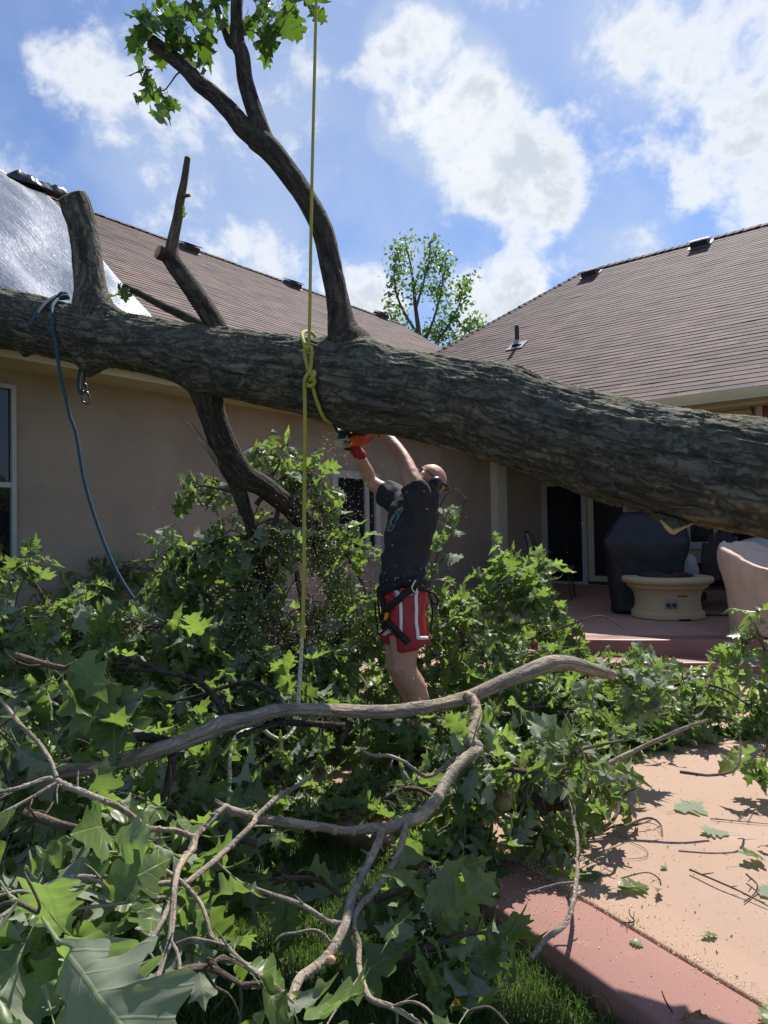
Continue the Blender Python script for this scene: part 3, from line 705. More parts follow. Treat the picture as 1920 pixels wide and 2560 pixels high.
# fold over the ridge
i, j = np.meshgrid(np.arange(rows-1), np.arange(cols-1), indexing='ij'); b = (i*cols+j).ravel()
mb.add(V.reshape(-1, 3), np.stack([b, b+1, b+cols+1, b+cols], 1), UVt.reshape(-1, 2))
ridge_row = V[0]; fold = np.array([ridge_row+UP*.05, ridge_row+N1*.25+UP*.03, ridge_row+N1*.7-UP*.36])
VV = np.concatenate([ridge_row[None], fold]); i, j = np.meshgrid(np.arange(3), np.arange(cols-1), indexing='ij'); b = (i*cols+j).ravel()
mb.add(VV.reshape(-1, 3), np.stack([b, b+cols, b+cols+1, b+1], 1), np.tile(UVt[0], (4, 1)))
tarp = mb.build('tarp', TARP); bake(tarp, [('SOLIDIFY', dict(thickness=.004)), ('SUBSURF', dict(levels=1))])
tag(tarp, 'crumpled silver tarp spread over the left end of the brown roof', 'tarp')
mb = MB(); c = on1(98, 470, .06)
gx_, gy_ = np.meshgrid(np.linspace(-.62, .50, 34), np.linspace(-.5, .5, 14), indexing='ij'); f1 = fbm(np.stack([gx_*4, gy_*4, 0*gx_], -1).reshape(-1, 3), 4, 7).reshape(gx_.shape)
hh = (.10+.20*np.abs(f1)+.04*(gx_ < -.1))*(1-np.abs(gy_*2)**4)*(1-np.clip(np.abs(gx_)*1.6, 0, 1)**3)
VV = c+gx_[..., None]*U1+(gy_*.5+.1*f1)[..., None]*N1+hh[..., None]*UP+(-np.abs(gy_*.5)*.4)[..., None]*UP
i, j = np.meshgrid(np.arange(33), np.arange(13), indexing='ij'); b = (i*14+j).ravel(); mb.add(VV.reshape(-1, 3), np.stack([b, b+14, b+15, b+1], 1))
o = mb.build('torn_sheeting', TARPD); bake(o, [('SOLIDIFY', dict(thickness=.01))]); tag(o, 'dark rumpled bundle of torn sheeting on the roof ridge above the tarp', 'sheeting')

# ================================================================== FALLEN TREE
D2P = 2560/2212.0
def trunk_depth(px): return float(np.interp(px, [0, 500, 850, 1300, 1600, 1920, 2300], [4.95, 4.36, 3.90, 3.42, 3.04, 2.70, 2.40]))
prof = [(-60, 602, 735), (0, 618, 752), (70, 634, 762), (150, 657, 782), (240, 672, 797), (330, 686, 812), (450, 704, 848), (560, 718, 874), (650, 728, 893), (720, 738, 912), (780, 746, 928), (850, 756, 940),
        (900, 762, 949), (1000, 780, 974), (1100, 800, 1006), (1200, 826, 1042), (1300, 850, 1075), (1400, 871, 1104), (1500, 888, 1130), (1600, 900, 1150), (1659, 908, 1162), (1800, 932, 1196), (1950, 960, 1236)]
tc_, tr_ = [], []
for i, (x, a, b_) in enumerate(prof):
    px = x*D2P; Y = trunk_depth(px); cx, cy = px, (a+b_)/2*D2P
    i0, i1 = max(0, i-1), min(len(prof)-1, i+1)
    sl_ = ((prof[i1][1]+prof[i1][2])-(prof[i0][1]+prof[i0][2]))/2/(prof[i1][0]-prof[i0][0])
    tc_.append(P(cx, cy, Y)); tr_.append((b_-a)/2*D2P*math.cos(math.atan(sl_))*Y/FPX)
tc_ = np.array([tuple(p) for p in tc_]); tr_ = np.array(tr_)
dl = unit(tc_[0]-tc_[2]); tc_ = np.vstack([tc_[0]+dl*1.2, tc_[0]+dl*.5, tc_]); tr_ = np.concatenate([[tr_[0]*.93, tr_[0]*.97], tr_])
dr = unit(tc_[-1]-tc_[-3]); dr2 = unit(dr+np.array([0, 0, -.12]))
tc_ = np.vstack([tc_, tc_[-1]+dr*1.2, tc_[-1]+dr*1.2+dr2*2.2]); tr_ = np.concatenate([tr_, [tr_[-1]*1.04, tr_[-1]*1.15]])
tree = empty('fallen_tree', (0, 3.8, 0), 'huge fallen oak trunk with sawn limb stubs lying across house roof and yard', 'fallen tree')

def bark_surface(pts, rad, nseg, nang, amp, seed, bumps=(), flat=None):
    """limb surface with real furrowed relief; bumps: (length position 0..1, angle, size, height)"""
    pr = np.column_stack([pts, rad]); cm = catmull(pr, 12); L = np.concatenate([[0], np.cumsum(np.linalg.norm(np.diff(cm[:, :3], axis=0), axis=1))])
    s = np.linspace(0, L[-1], nseg); cm = np.stack([np.interp(s, L, cm[:, k]) for k in range(4)], 1)
    for _ in range(6): cm[1:-1, 3] = (cm[:-2, 3]+2*cm[1:-1, 3]+cm[2:, 3])/4
    p, r = cm[:, :3], cm[:, 3]; T, N, B = frames(p); a = np.linspace(0, 2*math.pi, nang, endpoint=False)
    ca, sa = np.cos(a), np.sin(a); A, S = np.meshgrid(a, s); R0 = r[:, None]
    q = np.stack([np.cos(A)*R0, np.sin(A)*R0, S], -1).reshape(-1, 3)
    wq = q+.035*np.stack([fbm(q*5, 2, seed+50), fbm(q*5, 2, seed+60), 0*q[:, 0]], 1)
    st = np.array([34, 34, 3.0])
    n1_ = fbm(wq*st, 3, seed); ridge = 1-np.abs(n1_)*2.2
    n2_ = fbm(wq*np.array([80, 80, 16]), 3, seed+9); n3_ = fbm(q*np.array([7, 7, 2.2]), 3, seed+21); n4 = fbm(q*np.array([3, 3, .9]), 2, seed+33)
    plate = np.clip((fbm(wq*np.array([17, 17, 2.6]), 2, seed+70)+.15)*3, 0, 1)
    d = amp*(.75*ridge*(.5+.5*plate)+.35*n2_+.55*n3_)+r.mean()*.055*n4
    rr = (R0.repeat(nang, 1).ravel()+d-amp*.5).reshape(nseg, nang)
    for (ls, ang, sz, ht) in bumps:
        dd = ((S-ls*L[-1])/sz)**2+((np.angle(np.exp(1j*(A-ang))))*R0/sz)**2; rr = rr+ht*np.exp(-dd*1.6)
    V = p[:, None]+(ca[None, :, None]*N[:, None]+sa[None, :, None]*B[:, None])*rr[..., None]
    i, j = np.meshgrid(np.arange(nseg-1), np.arange(nang), indexing='ij'); j2 = (j+1) % nang
    F = np.stack([i*nang+j, i*nang+j2, (i+1)*nang+j2, (i+1)*nang+j], -1).reshape(-1, 4)
    mb = MB(); mb.add(V.reshape(-1, 3), F, np.stack([(A*R0), S], -1).reshape(-1, 2))
    mb.add(V[0], [list(range(nang))[::-1]]); mb.add(V[-1], [list(range(nang))])
    return mb, p, r, T, L[-1], (N, B)
mb, tp, trr, tT, tL, tNB = bark_surface(tc_, tr_, 1100, 210, .019, 3)
def near_s(px_):                      # trunk sample index seen at photo column px_
    best = None
    for i in range(len(tp)):
        d = CR.transposed() @ Vector(tp[i]-np.array([0, 0, CAMZ])); u = d.x/-d.z*FPX+960
        if d.z < 0 and (best is None or abs(u-px_) < best[0]): best = (abs(u-px_), i)
    return best[1]
def ang_of(i, v): N, B = tNB; return math.atan2(np.dot(v, B[i]), np.dot(v, N[i]))
DN, UPV = np.array([0, 0, -1.]), np.array([0, 0, 1.])
BUMPS = [(238, DN, .10, .085), (80, DN, .05, .04), (250, UPV, .16, .06), (880, UPV, .17, .06), (930, UPV+np.array([0, -.8, 0]), .12, .035), (840, np.array([0, -1, .1]), .08, .03), (520, DN, .16, .05),
         (1240, UPV, .20, .03), (800, UPV, .07, .035), (905, DN, .14, .02), (1560, DN, .2, .02)]
bl = []
for (px_, v, sz, ht) in BUMPS: i = near_s(px_); bl.append((i/(len(tp)-1), ang_of(i, v), sz, ht))
mb, tp, trr, tT, tL, tNB = bark_surface(tc_, tr_, 1100, 210, .019, 3, bl)
mb.build('trunk', BARK, tree)
def limb(pts, name='limb', parent=None, m=None, amp=.006, seed=1, endcap=True, na=36, ns=None, cut=True):
    """pts: (px, py, depth, width in photo pixels) all in display coordinates of the 1659-wide view"""
    pp = np.array([tuple(P(x*D2P, y*D2P, Y)) for x, y, Y, w_ in pts]); rr = np.array([w_/2*D2P*Y/FPX for x, y, Y, w_ in pts])
    L = np.sum(np.linalg.norm(np.diff(pp, axis=0), axis=1))
    mb, p, r, T, L, nb = bark_surface(pp, rr, ns or max(24, int(L/.018)), na, amp, seed); o = mb.build(name, m or LIMB, parent or tree)
    if cut:
        mb = MB(); ax = np.array([nb[0][-1], nb[1][-1], T[-1]]); lathe(mb, [(r[-1]*.98, -.004), (r[-1]*.95, .006), (.001, .010)], p[-1], 20, ax); mb.build('sawn_end', CUT, o)
    return o, p, r
td = lambda x: trunk_depth(x*D2P)
# thick upright stub, thin forked branch, small dark branch, tall curving limb with fork, lower limb into the pile
limb([(205, 700, td(205), 96), (200, 655, td(205), 88), (197, 630, td(205), 70), (192, 590, td(205), 64), (186, 540, td(205), 62), (176, 490, td(205), 60), (164, 445, td(205)-.02, 62), (154, 424, td(205)-.04, 58)], amp=.012, seed=11, na=64, m=BARK)
lb, _, _ = limb([(492, 760, td(490), 46), (465, 700, td(480), 44), (430, 645, td(470), 42), (398, 600, td(450), 40), (372, 565, td(440), 38), (362, 552, td(440), 34)], amp=.005, seed=12, m=LIMB)
limb([(388, 588, td(440), 34), (372, 552, td(440), 31), (374, 518, td(440), 25), (384, 470, td(440), 22), (390, 430, td(440), 20), (398, 390, td(440), 16), (405, 342, td(440), 13)], 'twig', lb, TWIG, .003, 13)
limb([(390, 430, td(440), 10), (398, 424, td(440)-.02, 8), (409, 422, td(440)-.03, 7)], 'twig', lb, TWIG, .001, 14, na=12)
mb = MB(); c = P(350*D2P, 548*D2P, td(440)-.045); dv = unit(np.array([-.75, -.6, .15])); ax = [unit(np.cross(dv, UPV)), np.cross(unit(np.cross(dv, UPV)), dv), dv]
lathe(mb, [(.001, .034), (.046, .033), (.049, .028)], c, 24, ax, 1, .8); mb.build('sawn_end', CUT, lb); mb = MB(); lathe(mb, [(.049, .0285), (.053, .02), (.052, -.02), (.03, -.06)], c, 24, ax, 1, .8); mb.build('side_stub', LIMB, lb)
lsm, _, _ = limb([(440, 705, td(440)+.05, 24), (400, 684, td(430)+.15, 20), (350, 660, td(430)+.2, 17), (300, 634, td(430)+.2, 15), (268, 619, td(430)+.2, 16)], amp=.003, seed=15, m=LIMB)
lc, _, _ = limb([(775, 790, td(760), 130), (755, 745, td(755), 100), (742, 715, td(750), 70), (732, 660, td(745), 52), (716, 580, td(735), 48), (697, 500, td(720), 48), (662, 430, td(700), 46), (617, 365, td(680), 48), (585, 325, td(660), 52), (556, 298, td(650), 56)], amp=.007, seed=16, na=56, m=LIMB, cut=False)
limb([(570, 312, td(650), 46), (530, 280, td(640), 44), (500, 243, td(630), 40), (462, 205, td(620), 36), (430, 180, td(610), 36), (395, 142, td(600), 34), (330, 92, td(590), 32)], 'fork', lc, LIMB, .005, 17)
lf, _, _ = limb([(578, 320, td(650), 46), (564, 280, td(650), 40), (545, 225, td(645), 38), (530, 175, td(640), 36), (523, 120, td(640), 34), (512, 90, td(640), 32), (511, 40, td(640), 28), (513, -20, td(640), 26), (520, -120, td(640), 24), (540, -260, td(640), 16)], 'fork', lc, LIMB, .005, 18, cut=False)
limb([(514, 100, td(640), 24), (496, 92, td(635), 17), (480, 50, td(630), 15), (466, 5, td(630), 13), (455, -60, td(620), 12), (440, -160, td(610), 8)], 'fork', lf, LIMB, .003, 19, cut=False)
ld, _, _ = limb([(430, 800, td(440), 86), (446, 850, td(440)+.02, 68), (462, 905, td(440)+.06, 58), (480, 955, td(440)+.12, 60), (500, 1000, td(440)+.2, 60), (510, 1040, td(440)+.26, 36), (524, 1085, td(440)+.32, 30), (540, 1130, td(440)+.38, 26), (555, 1200, td(440)+.42, 24), (575, 1270, td(440)+.46, 22), (600, 1350, td(440)+.5, 20), (630, 1440, td(440)+.5, 18)], amp=.007, seed=20, na=56, cut=False)
limb([(495, 990, td(440)+.18, 60), (530, 1030, td(440)+.25, 52), (565, 1048, td(440)+.33, 48), (600, 1075, td(440)+.45, 46), (640, 1110, td(440)+.6, 44), (680, 1170, td(440)+.8, 36), (720, 1260, td(440)+.95, 28), (760, 1350, td(440)+1.0, 20)], 'fork', ld, LIMB, .006, 21, na=48, cut=False)
limb([(490, 1030, td(440)+.26, 16), (462, 985, td(440)+.1, 14), (434, 948, td(440)+.03, 12), (408, 914, td(440), 11)], 'broken_twig', ld, SMOOTHBARK, .002, 22, na=16)
# pale torn splinters under the thick end
yt = trunk_depth(1690)-.10; A_ = [vec(P(x, y, yt+d)) for x, y, d in ((1640, 1285, .06), (1652, 1306, 0), (1682, 1330, 0), (1705, 1320, 0), (1752, 1300, .02), (1760, 1280, .08))]; n = len(A_)
mb = MB(); mb.add(A_+[a+np.array([.02, .16, .03]) for a in A_], [list(range(n))[::-1], list(range(n, 2*n))]+[[i, (i+1) % n, n+(i+1) % n, n+i] for i in range(n)]); lump = mb.build('torn_bark', BARK, tree, smooth=False)
mb = MB(); tube(mb, [A_[1]+UPV*.01, A_[1]*.5+A_[2]*.5, A_[2], A_[2]*.6+A_[3]*.4-UPV*.001, A_[3], A_[4]*.7+A_[3]*.3], [.004, .009, .010, .009, .006, .002], 8, 4, wob=.4, seed=3); mb.build('torn_splinter', CUT, lump)

# leaves still on the tall limb
def foliage(name, parent, spec, seed, m=BACKLITLEAF):
    """spec: leaf clusters (px, py, depth, count, size, spread) in display pixels"""
    r = np.random.default_rng(seed); it = []; tw = MB()
    for (x, y, Y, n, s, sp) in spec:
        c = vec(P(x*D2P, y*D2P, Y))
        for k in range(n):
            p = c+r.normal(0, sp, 3)*np.array([1, 1, .8]); d = unit(np.array([r.normal(0, .55), r.normal(0, .55), -1+r.normal(0, .35)])); nn = rvec(r); nn = unit(nn+np.array([0, -.5, .2]))
            it.append((p, d, nn, s*r.uniform(.75, 1.2), r.uniform(), r.integers(len(LV)))); tube(tw, [c, (c+p)/2+rvec(r)*.01, p], [.003, .0022, .0016], 5, 2, cap=False)
    mb = MB(); leaves(mb, it); o = mb.build(name, m, parent)
    return o
d6 = td(590)
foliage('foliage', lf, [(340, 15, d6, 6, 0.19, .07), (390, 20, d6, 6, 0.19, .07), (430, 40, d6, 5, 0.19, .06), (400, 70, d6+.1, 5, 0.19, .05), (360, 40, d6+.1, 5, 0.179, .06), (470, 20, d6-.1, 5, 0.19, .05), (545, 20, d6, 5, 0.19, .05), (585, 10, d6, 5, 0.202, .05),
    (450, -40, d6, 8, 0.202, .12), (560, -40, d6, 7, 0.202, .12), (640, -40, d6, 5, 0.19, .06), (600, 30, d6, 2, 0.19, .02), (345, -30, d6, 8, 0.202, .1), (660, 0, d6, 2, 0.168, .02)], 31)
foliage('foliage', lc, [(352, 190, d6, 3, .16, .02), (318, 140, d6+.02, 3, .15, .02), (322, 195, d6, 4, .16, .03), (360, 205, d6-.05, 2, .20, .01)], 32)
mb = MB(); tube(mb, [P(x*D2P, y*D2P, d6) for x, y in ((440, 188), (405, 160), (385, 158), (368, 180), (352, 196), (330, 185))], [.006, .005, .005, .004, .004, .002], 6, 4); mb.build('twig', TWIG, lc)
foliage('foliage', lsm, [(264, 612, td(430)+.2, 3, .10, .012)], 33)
foliage('leaf', lb, [(390, 432, td(440)-.03, 1, .09, .001)], 34)

# ================================================================== ROPES
rp = empty('yellow_rope', P(790, 300, 3.6), 'yellow climbing rope hanging from above and knotted around the trunk, tail stripped to white core', 'rope')
def pp(lst, Y=None): return [P(q[0], q[1], q[2] if len(q) > 2 else Y) for q in lst]
rr_ = .0108; Yr = trunk_depth(770)-.30
mb = MB(); tube(mb, pp([(800, -260), (791, 0), (786, 200), (779, 500), (774, 800), (771, 874)], Yr), rr_*.82, 10, 6); mb.build('hanging_line', YROPE, rp)
q3 = lambda x, y: (700+x/7.375, 800+y/7.375)
def ropepart(name, lst, rad=rr_, m=YROPE): mb = MB(); tube(mb, pp(lst, Yr), rad, 10, 6); return mb.build(name, m, rp)
kx = lambda l: [(*q3(a, b_), Yr+c) for a, b_, c in l]
ropepart('loop', kx([(470, 500, .0), (440, 420, .02), (405, 300, .08), (420, 235, .14), (480, 210, .22), (560, 215, .32), (650, 300, .45)]))
ropepart('knot', kx([(520, 520, .03), (500, 500, -.03), (450, 530, -.03), (460, 650, -.02), (490, 800, -.01), (520, 930, 0), (560, 1000, .02)]))
ropepart('knot', kx([(500, 560, -.02), (545, 500, -.03), (585, 530, -.03), (580, 700, -.02), (570, 850, -.01), (545, 960, -.02), (490, 1030, -.03), (455, 1120, -.02), (455, 1300, 0), (460, 1700, .0), (460, 2200, .0)]))
ropepart('knot', kx([(560, 1040, -.02), (620, 950, -.02), (640, 1000, -.03), (600, 1060, -.04), (550, 1110, -.02), (630, 1100, -.03), (620, 1180, -.02), (540, 1220, -.03), (510, 1180, 0)]))
ropepart('loop', kx([(590, 1180, .0), (640, 1380, .01), (700, 1560, .02), (770, 1740, .05), (850, 1850, .10), (960, 1900, .2), (1040, 1890, .32)]), rr_*.95)
ropepart('tail', [(q3(460, 2180)[0], q3(460, 2180)[1], Yr), (761, 1200, Yr-.01), (760, 1400, Yr-.03), (757, 1575, Yr-.05)])
ropepart('frayed_end', [(757, 1566, Yr-.05), (757, 1578, Yr-.05), (756, 1592, Yr-.05)], rr_*1.5)
mb = MB(); tube(mb, pp([(756, 1580, Yr-.05), (752, 1650, Yr-.07), (746, 1740, Yr-.10), (742, 1800, Yr-.14), (728, 1832, Yr-.2), (704, 1848, Yr-.28), (676, 1838, Yr-.35), (655, 1824, Yr-.42), (620, 1826, Yr-.5), (590, 1842, Yr-.56), (575, 1890, Yr-.62), (573, 1950, Yr-.66), (568, 2015, Yr-.7)]), rr_*.9, 10, 6, wob=.25, seed=4); mb.build('white_core', WROPE, rp)
mb = MB(); tube(mb, pp([(577, 1976, Yr-.66), (579, 2000, Yr-.68), (577, 2030, Yr-.7)]), rr_*.8, 8, 3); mb.build('tail', YROPE, rp)

q2 = lambda x, y: (60+x/6.504, 700+y/6.504)
br = empty('blue_rope', P(150, 740, 4.2), 'thin dark blue rope tied round the trunk, trailing down into leaves, with steel carabiner', 'rope')
Yb = trunk_depth(150)
def bl_(name, l, rad=.0125): mb = MB(); tube(mb, [P(*q2(a, b_), Yb+c) for a, b_, c in l], rad, 8, 6); return mb.build(name, BROPE, br)
bl_('tail', [(700, 290, -.02), (640, 235, -.03), (560, 255, -.06), (400, 340, -.13), (280, 450, -.19), (180, 590, -.235), (95, 745, -.25)])
bl_('knot', [(560, 270, -.08), (610, 220, -.08), (690, 215, -.04), (700, 260, -.06), (620, 270, -.09), (590, 300, -.09), (700, 290, -.06), (740, 300, -.05)], .014)
mb = MB(); tube(mb, [P(*q2(a, b_), Yb+c) for a, b_, c in [(570, 300, -.10), (500, 360, -.16), (455, 450, -.21), (455, 600, -.245), (480, 850, -.24), (520, 1050, -.22), (540, 1200, -.2), (590, 1550, -.18), (650, 1800, -.16), (700, 2000, -.14), (745, 2212, -.12)]]+
     [P(190, 1085, Yb-.10), P(210, 1200, Yb-.06), P(243, 1310, Yb-.02), P(283, 1410, Yb), P(330, 1490, Yb), P(385, 1555, Yb-.02), P(428, 1610, Yb-.06), P(452, 1680, Yb-.1), P(455, 1740, Yb-.1)], .0115, 8, 6); mb.build('line', BROPE, br)
bl_('sling', [(960, 1330, .10), (920, 1450, .12), (890, 1600, .12), (890, 1750, .12), (925, 1850, .12), (950, 1830, .12)]); bl_('sling', [(970, 1330, .12), (985, 1450, .13), (985, 1600, .13), (975, 1720, .13)])
mb = MB(); tube(mb, [P(*q2(a, b_), Yb+.12) for a, b_ in [(975, 1680), (1010, 1710), (1020, 1790), (985, 1830), (945, 1790), (950, 1700), (975, 1680)]], .008, 8, 5)
tube(mb, [P(*q2(a, b_), Yb+.12) for a, b_ in [(985, 1810), (1030, 1830), (1070, 1920), (1075, 1980), (1030, 2010), (960, 1980), (945, 1900), (960, 1840), (985, 1810)]], .0075, 8, 5); mb.build('carabiner', STEEL, br)

# ================================================================== PATIO OBJECTS
# fire pit
fc = G(1706, 1553, .30); fc = Vector((fc.x, fc.y+.42, .30)); Rp = 213/FPX*fc.y/2
fp = empty('fire_pit', fc, 'round cream cast stone gas fire pit with lava rocks and two knobs on the deck', 'fire pit')
k = Rp/.5
mb = MB(); pr = [(.001, .0), (.385, 0), (.40, .012), (.40, .07), (.388, .085), (.372, .092), (.368, .115), (.360, .15), (.358, .20), (.362, .25), (.375, .29), (.395, .325), (.42, .35), (.44, .358), (.447, .385), (.462, .40), (.485, .405), (.50, .42), (.505, .445), (.495, .468), (.47, .478), (.33, .478), (.315, .47), (.31, .43), (.001, .43)]
lathe(mb, [(a*k, b_*k) for a, b_ in pr], fc, 72); mb.build('bowl', PIT, fp, sharp=50)
mb = MB(); r = np.random.default_rng(5)
for i in range(150):
    a = r.uniform(0, 6.28); q = math.sqrt(r.uniform())*.285*k; s = r.uniform(.02, .04)*k; c = len(mb.V)
    ball(mb, (fc.x+q*math.cos(a), fc.y+q*math.sin(a), fc.z+(.455+r.uniform(0, .035))*k), (s, s*.8, s*.75), np.linalg.qr(r.normal(0, 1, (3, 3)))[0], 7, 5); mb.V[c] += r.normal(0, s*.16, mb.V[c].shape)
o = mb.build('lava_rock', LAVA, fp, smooth=False); o['kind'] = 'stuff'
pd = unit((-math.sin(.27), -math.cos(.27), 0)); sx_ = np.cross(UPV, pd)
mb = MB(); c = vec(fc)+pd*.366*k+UPV*.185*k; box(mb, c, (.135*k, .016, .10*k), (sx_, pd, UPV)); pl = mb.build('control_plate', PLATE, fp, smooth=False); bevel(pl, .004)
for dx in (-.035, .03):
    mb = MB(); lathe(mb, [(.001, .045), (.020, .044), (.024, .03), (.026, 0)], c+sx_*dx*k-UPV*.01, 18, [sx_, UPV, pd]); mb.build('knob', RUBBER, pl, sharp=40)
mb = MB(); pd2 = unit((.05, -1, 0)); s2 = np.cross(UPV, pd2); box(mb, vec(fc)+pd2*.372*k+UPV*.275*k, (.11*k, .02, .008), (s2, pd2, UPV)); mb.build('slot', RUBBER, fp, smooth=False)
mb = MB(); box(mb, vec(fc)+unit((.06, -1, 0))*.398*k+UPV*.012, (.13*k, .03, .025), (s2, pd2, UPV)); mb.build('foot_notch', RUBBER, fp, smooth=False)

def rrect(c, xa, ya, hx, hy, z, n=28, e=4.0, sh=(0, 0)):
    t = np.linspace(0, 2*math.pi, n, endpoint=False); cs, sn = np.cos(t), np.sin(t)
    x = np.sign(cs)*np.abs(cs)**(2/e)*hx+sh[0]; y = np.sign(sn)*np.abs(sn)**(2/e)*hy+sh[1]
    return vec(c)+x[:, None]*vec(xa)+y[:, None]*vec(ya)+np.array([0, 0, z])
def cover(name, m, rings, label, cat, amp=.02, fs=5, seed=0, loc=None):
    mb = MB(); loft(mb, rings); o = mb.build(name, m)
    def post(v, n): d = fbm(v*np.array([fs, fs, fs*.45]), 3, seed); return v+n*(amp*d[:, None])
    bake(o, [('SUBSURF', dict(levels=2, subdivision_type='SIMPLE')), ('REMESH', dict(mode='VOXEL', voxel_size=.022)), ('SMOOTH', dict(factor=.5, iterations=4))], post)
    return tag(o, label, cat)
# barbecue under a black cover
ya_ = unit((.35, 1, 0)); xa_ = np.array([ya_[1], -ya_[0], 0])
gb = vec(G(1612, 1538, .30))+ya_*.30
sc_ = 1.0*gb[1]/8.9
R_ = [rrect(gb, xa_, ya_, a*sc_, b_*sc_, z*sc_, sh=(s_*sc_, 0), e=6) for a, b_, z, s_ in ((.42, .28, .01, .03), (.44, .30, .04, .03), (.45, .31, .40, .03), (.46, .32, .66, .03), (.485, .33, .74, .03), (.52, .34, .90, .03), (.52, .33, .95, .03), (.44, .26, 1.12, .06), (.36, .19, 1.27, .09), (.33, .15, 1.30, .10))]
cover('covered_barbecue', COVERBLACK, R_, 'tall barbecue wrapped in black vinyl cover standing by the sliding door', 'barbecue', .045, 5, 3)
# chair shrouded in pale canvas
cb = vec(P(1958, 1560, 6.95)); cb[2] = .30; f_ = unit((.55, -.83, 0)); s_ = np.array([f_[1], -f_[0], 0])
rings = []
for z, hx, hy, sh in ((.01, .40, .40, 0), (.05, .41, .41, 0), (.25, .435, .43, 0), (.5, .46, .45, -.01), (.62, .475, .465, -.01), (.72, .485, .475, -.02)): rings.append(rrect(cb, f_, s_, hx, hy, z, 36, 3.6, (sh, 0)))
base = rings[-1]; top_ = base.copy()
def slope(p): u = (p-cb)@f_; return .96-.32*np.clip((u+.48)/.75, 0, 1)**.8
for kx_ in (1.0, .97, .9, .7, .4, .05):
    rg = cb+(base-cb)*np.array([kx_, kx_, 0])+np.array([0, 0, 0.0]); z = slope(rg)-.02*(1 if kx_ == 1 else 0)-.10*(1-kx_)*np.clip((rg-cb)@f_+.3, 0, .5); rg[:, 2] = .30+z; rings.append(rg)
cover('covered_chair', COVERPALE, rings, 'patio chair shrouded in pale peach canvas cover right of the fire pit', 'chair', .030, 6, 8)
# second covered seat behind it
c2 = vec(P(1935, 1500, 8.6)); c2[2] = .30
cover('covered_chair', COVERGREY, [rrect(c2, f_, s_, a, b_, z, 28, 3) for a, b_, z in ((.36, .36, 0.01), (.38, .38, .4), (.36, .36, .84), (.30, .32, .93), (.18, .2, .965))], 'grey covered seat behind the pale canvas chair, against the window', 'chair', .02, 6, 9)
# grey bag / crumpled cover on the garden chair
def adirondack(px, py, Y, yaw, label):
    b0 = P(px, py, Y); b0 = Vector((b0.x, b0.y, .30)); t = empty('adirondack_chair', b0, label, 'chair'); f = np.array([math.cos(yaw), math.sin(yaw), 0]); s = np.array([-f[1], f[0], 0]); b0 = vec(b0)
    mb = MB()
    for i in range(6): box(mb, b0+f*(.26-i*.088)+UPV*(.37-i*.022), (.08, .54, .02), (unit(f+UPV*.25), s, UPV))
    mb.build('seat', DARKWOOD, t, smooth=False)
    mb = MB()
    for i, h in enumerate((.60, .70, .76, .78, .76, .70, .60)):
        o_ = (i-3)*.082; d = unit(-f*.32+UPV); bb = b0-f*.20+s*o_+UPV*.27; box(mb, bb+d*h/2, (.074, .02, h), (s, np.cross(d, s), d)); ball(mb, bb+d*h, (.037, .01, .03), (s, np.cross(d, s), d), 10, 6)
    mb.build('backrest', DARKWOOD, t, smooth=False)
    for sg in (-1, 1):
        mb = MB(); box(mb, b0+s*.32*sg+f*.02+UPV*.56, (.70, .13, .025), (f, s, UPV)); mb.build('armrest', DARKWOOD, t, smooth=False)
        mb = MB(); box(mb, b0+s*.29*sg+f*.30+UPV*.275, (.09, .025, .545), (f, s, UPV)); mb.build('leg', DARKWOOD, t, smooth=False)
        mb = MB(); boxp(mb, b0+s*.26*sg+f*.28+UPV*.33, b0+s*.26*sg-f*.42+UPV*.06, .025, .10); box(mb, b0+s*.29*sg-f*.30+UPV*.27, (.06, .025, .54), (f, s, UPV)); mb.build('leg', DARKWOOD, t, smooth=False)
    return b0, f, s
ab, af, as_ = adirondack(1790, 1500, 9.6, math.radians(228), 'dark slatted adirondack chair with fan back behind the fire pit')
bg_ = vec(P(1722, 1412, 9.3)); mb = MB(); loft(mb, [ell(bg_+UPV*z, (a, 0, 0), (0, b_, 0), 18) for a, b_, z in ((.03, .03, -.26), (.10, .08, -.22), (.14, .1, -.1), (.13, .1, .03), (.08, .07, .12), (.02, .02, .15))])
o = mb.build('crumpled_bag', COVERGREY); bake(o, [('SUBSURF', dict(levels=2))], lambda v, n: v+n*(.035*fbm(v*9, 3, 4)[:, None])); tag(o, 'small crumpled grey bag beside the adirondack chair', 'bag')
mb = MB(); tb = vec(P(1716, 1425, 9.3)); lathe(mb, [(.001, 0), (.24, 0), (.24, .02), (.001, .02)], (tb[0], tb[1], bg_[2]-.29), 24, sx=1.25)
st_ = empty('side_table', (tb[0], tb[1], .3), 'low dark oval side table holding the crumpled bag', 'table'); mb.build('tabletop', DARKWOOD, st_, sharp=40)
for a in (.8, 2.4, 4.0, 5.5): mb = MB(); tube(mb, [(tb[0]+.2*math.cos(a), tb[1]+.16*math.sin(a), .30), (tb[0]+.15*math.cos(a), tb[1]+.12*math.sin(a), bg_[2]-.29)], .014, 8, 1); mb.build('leg', IRON, st_)
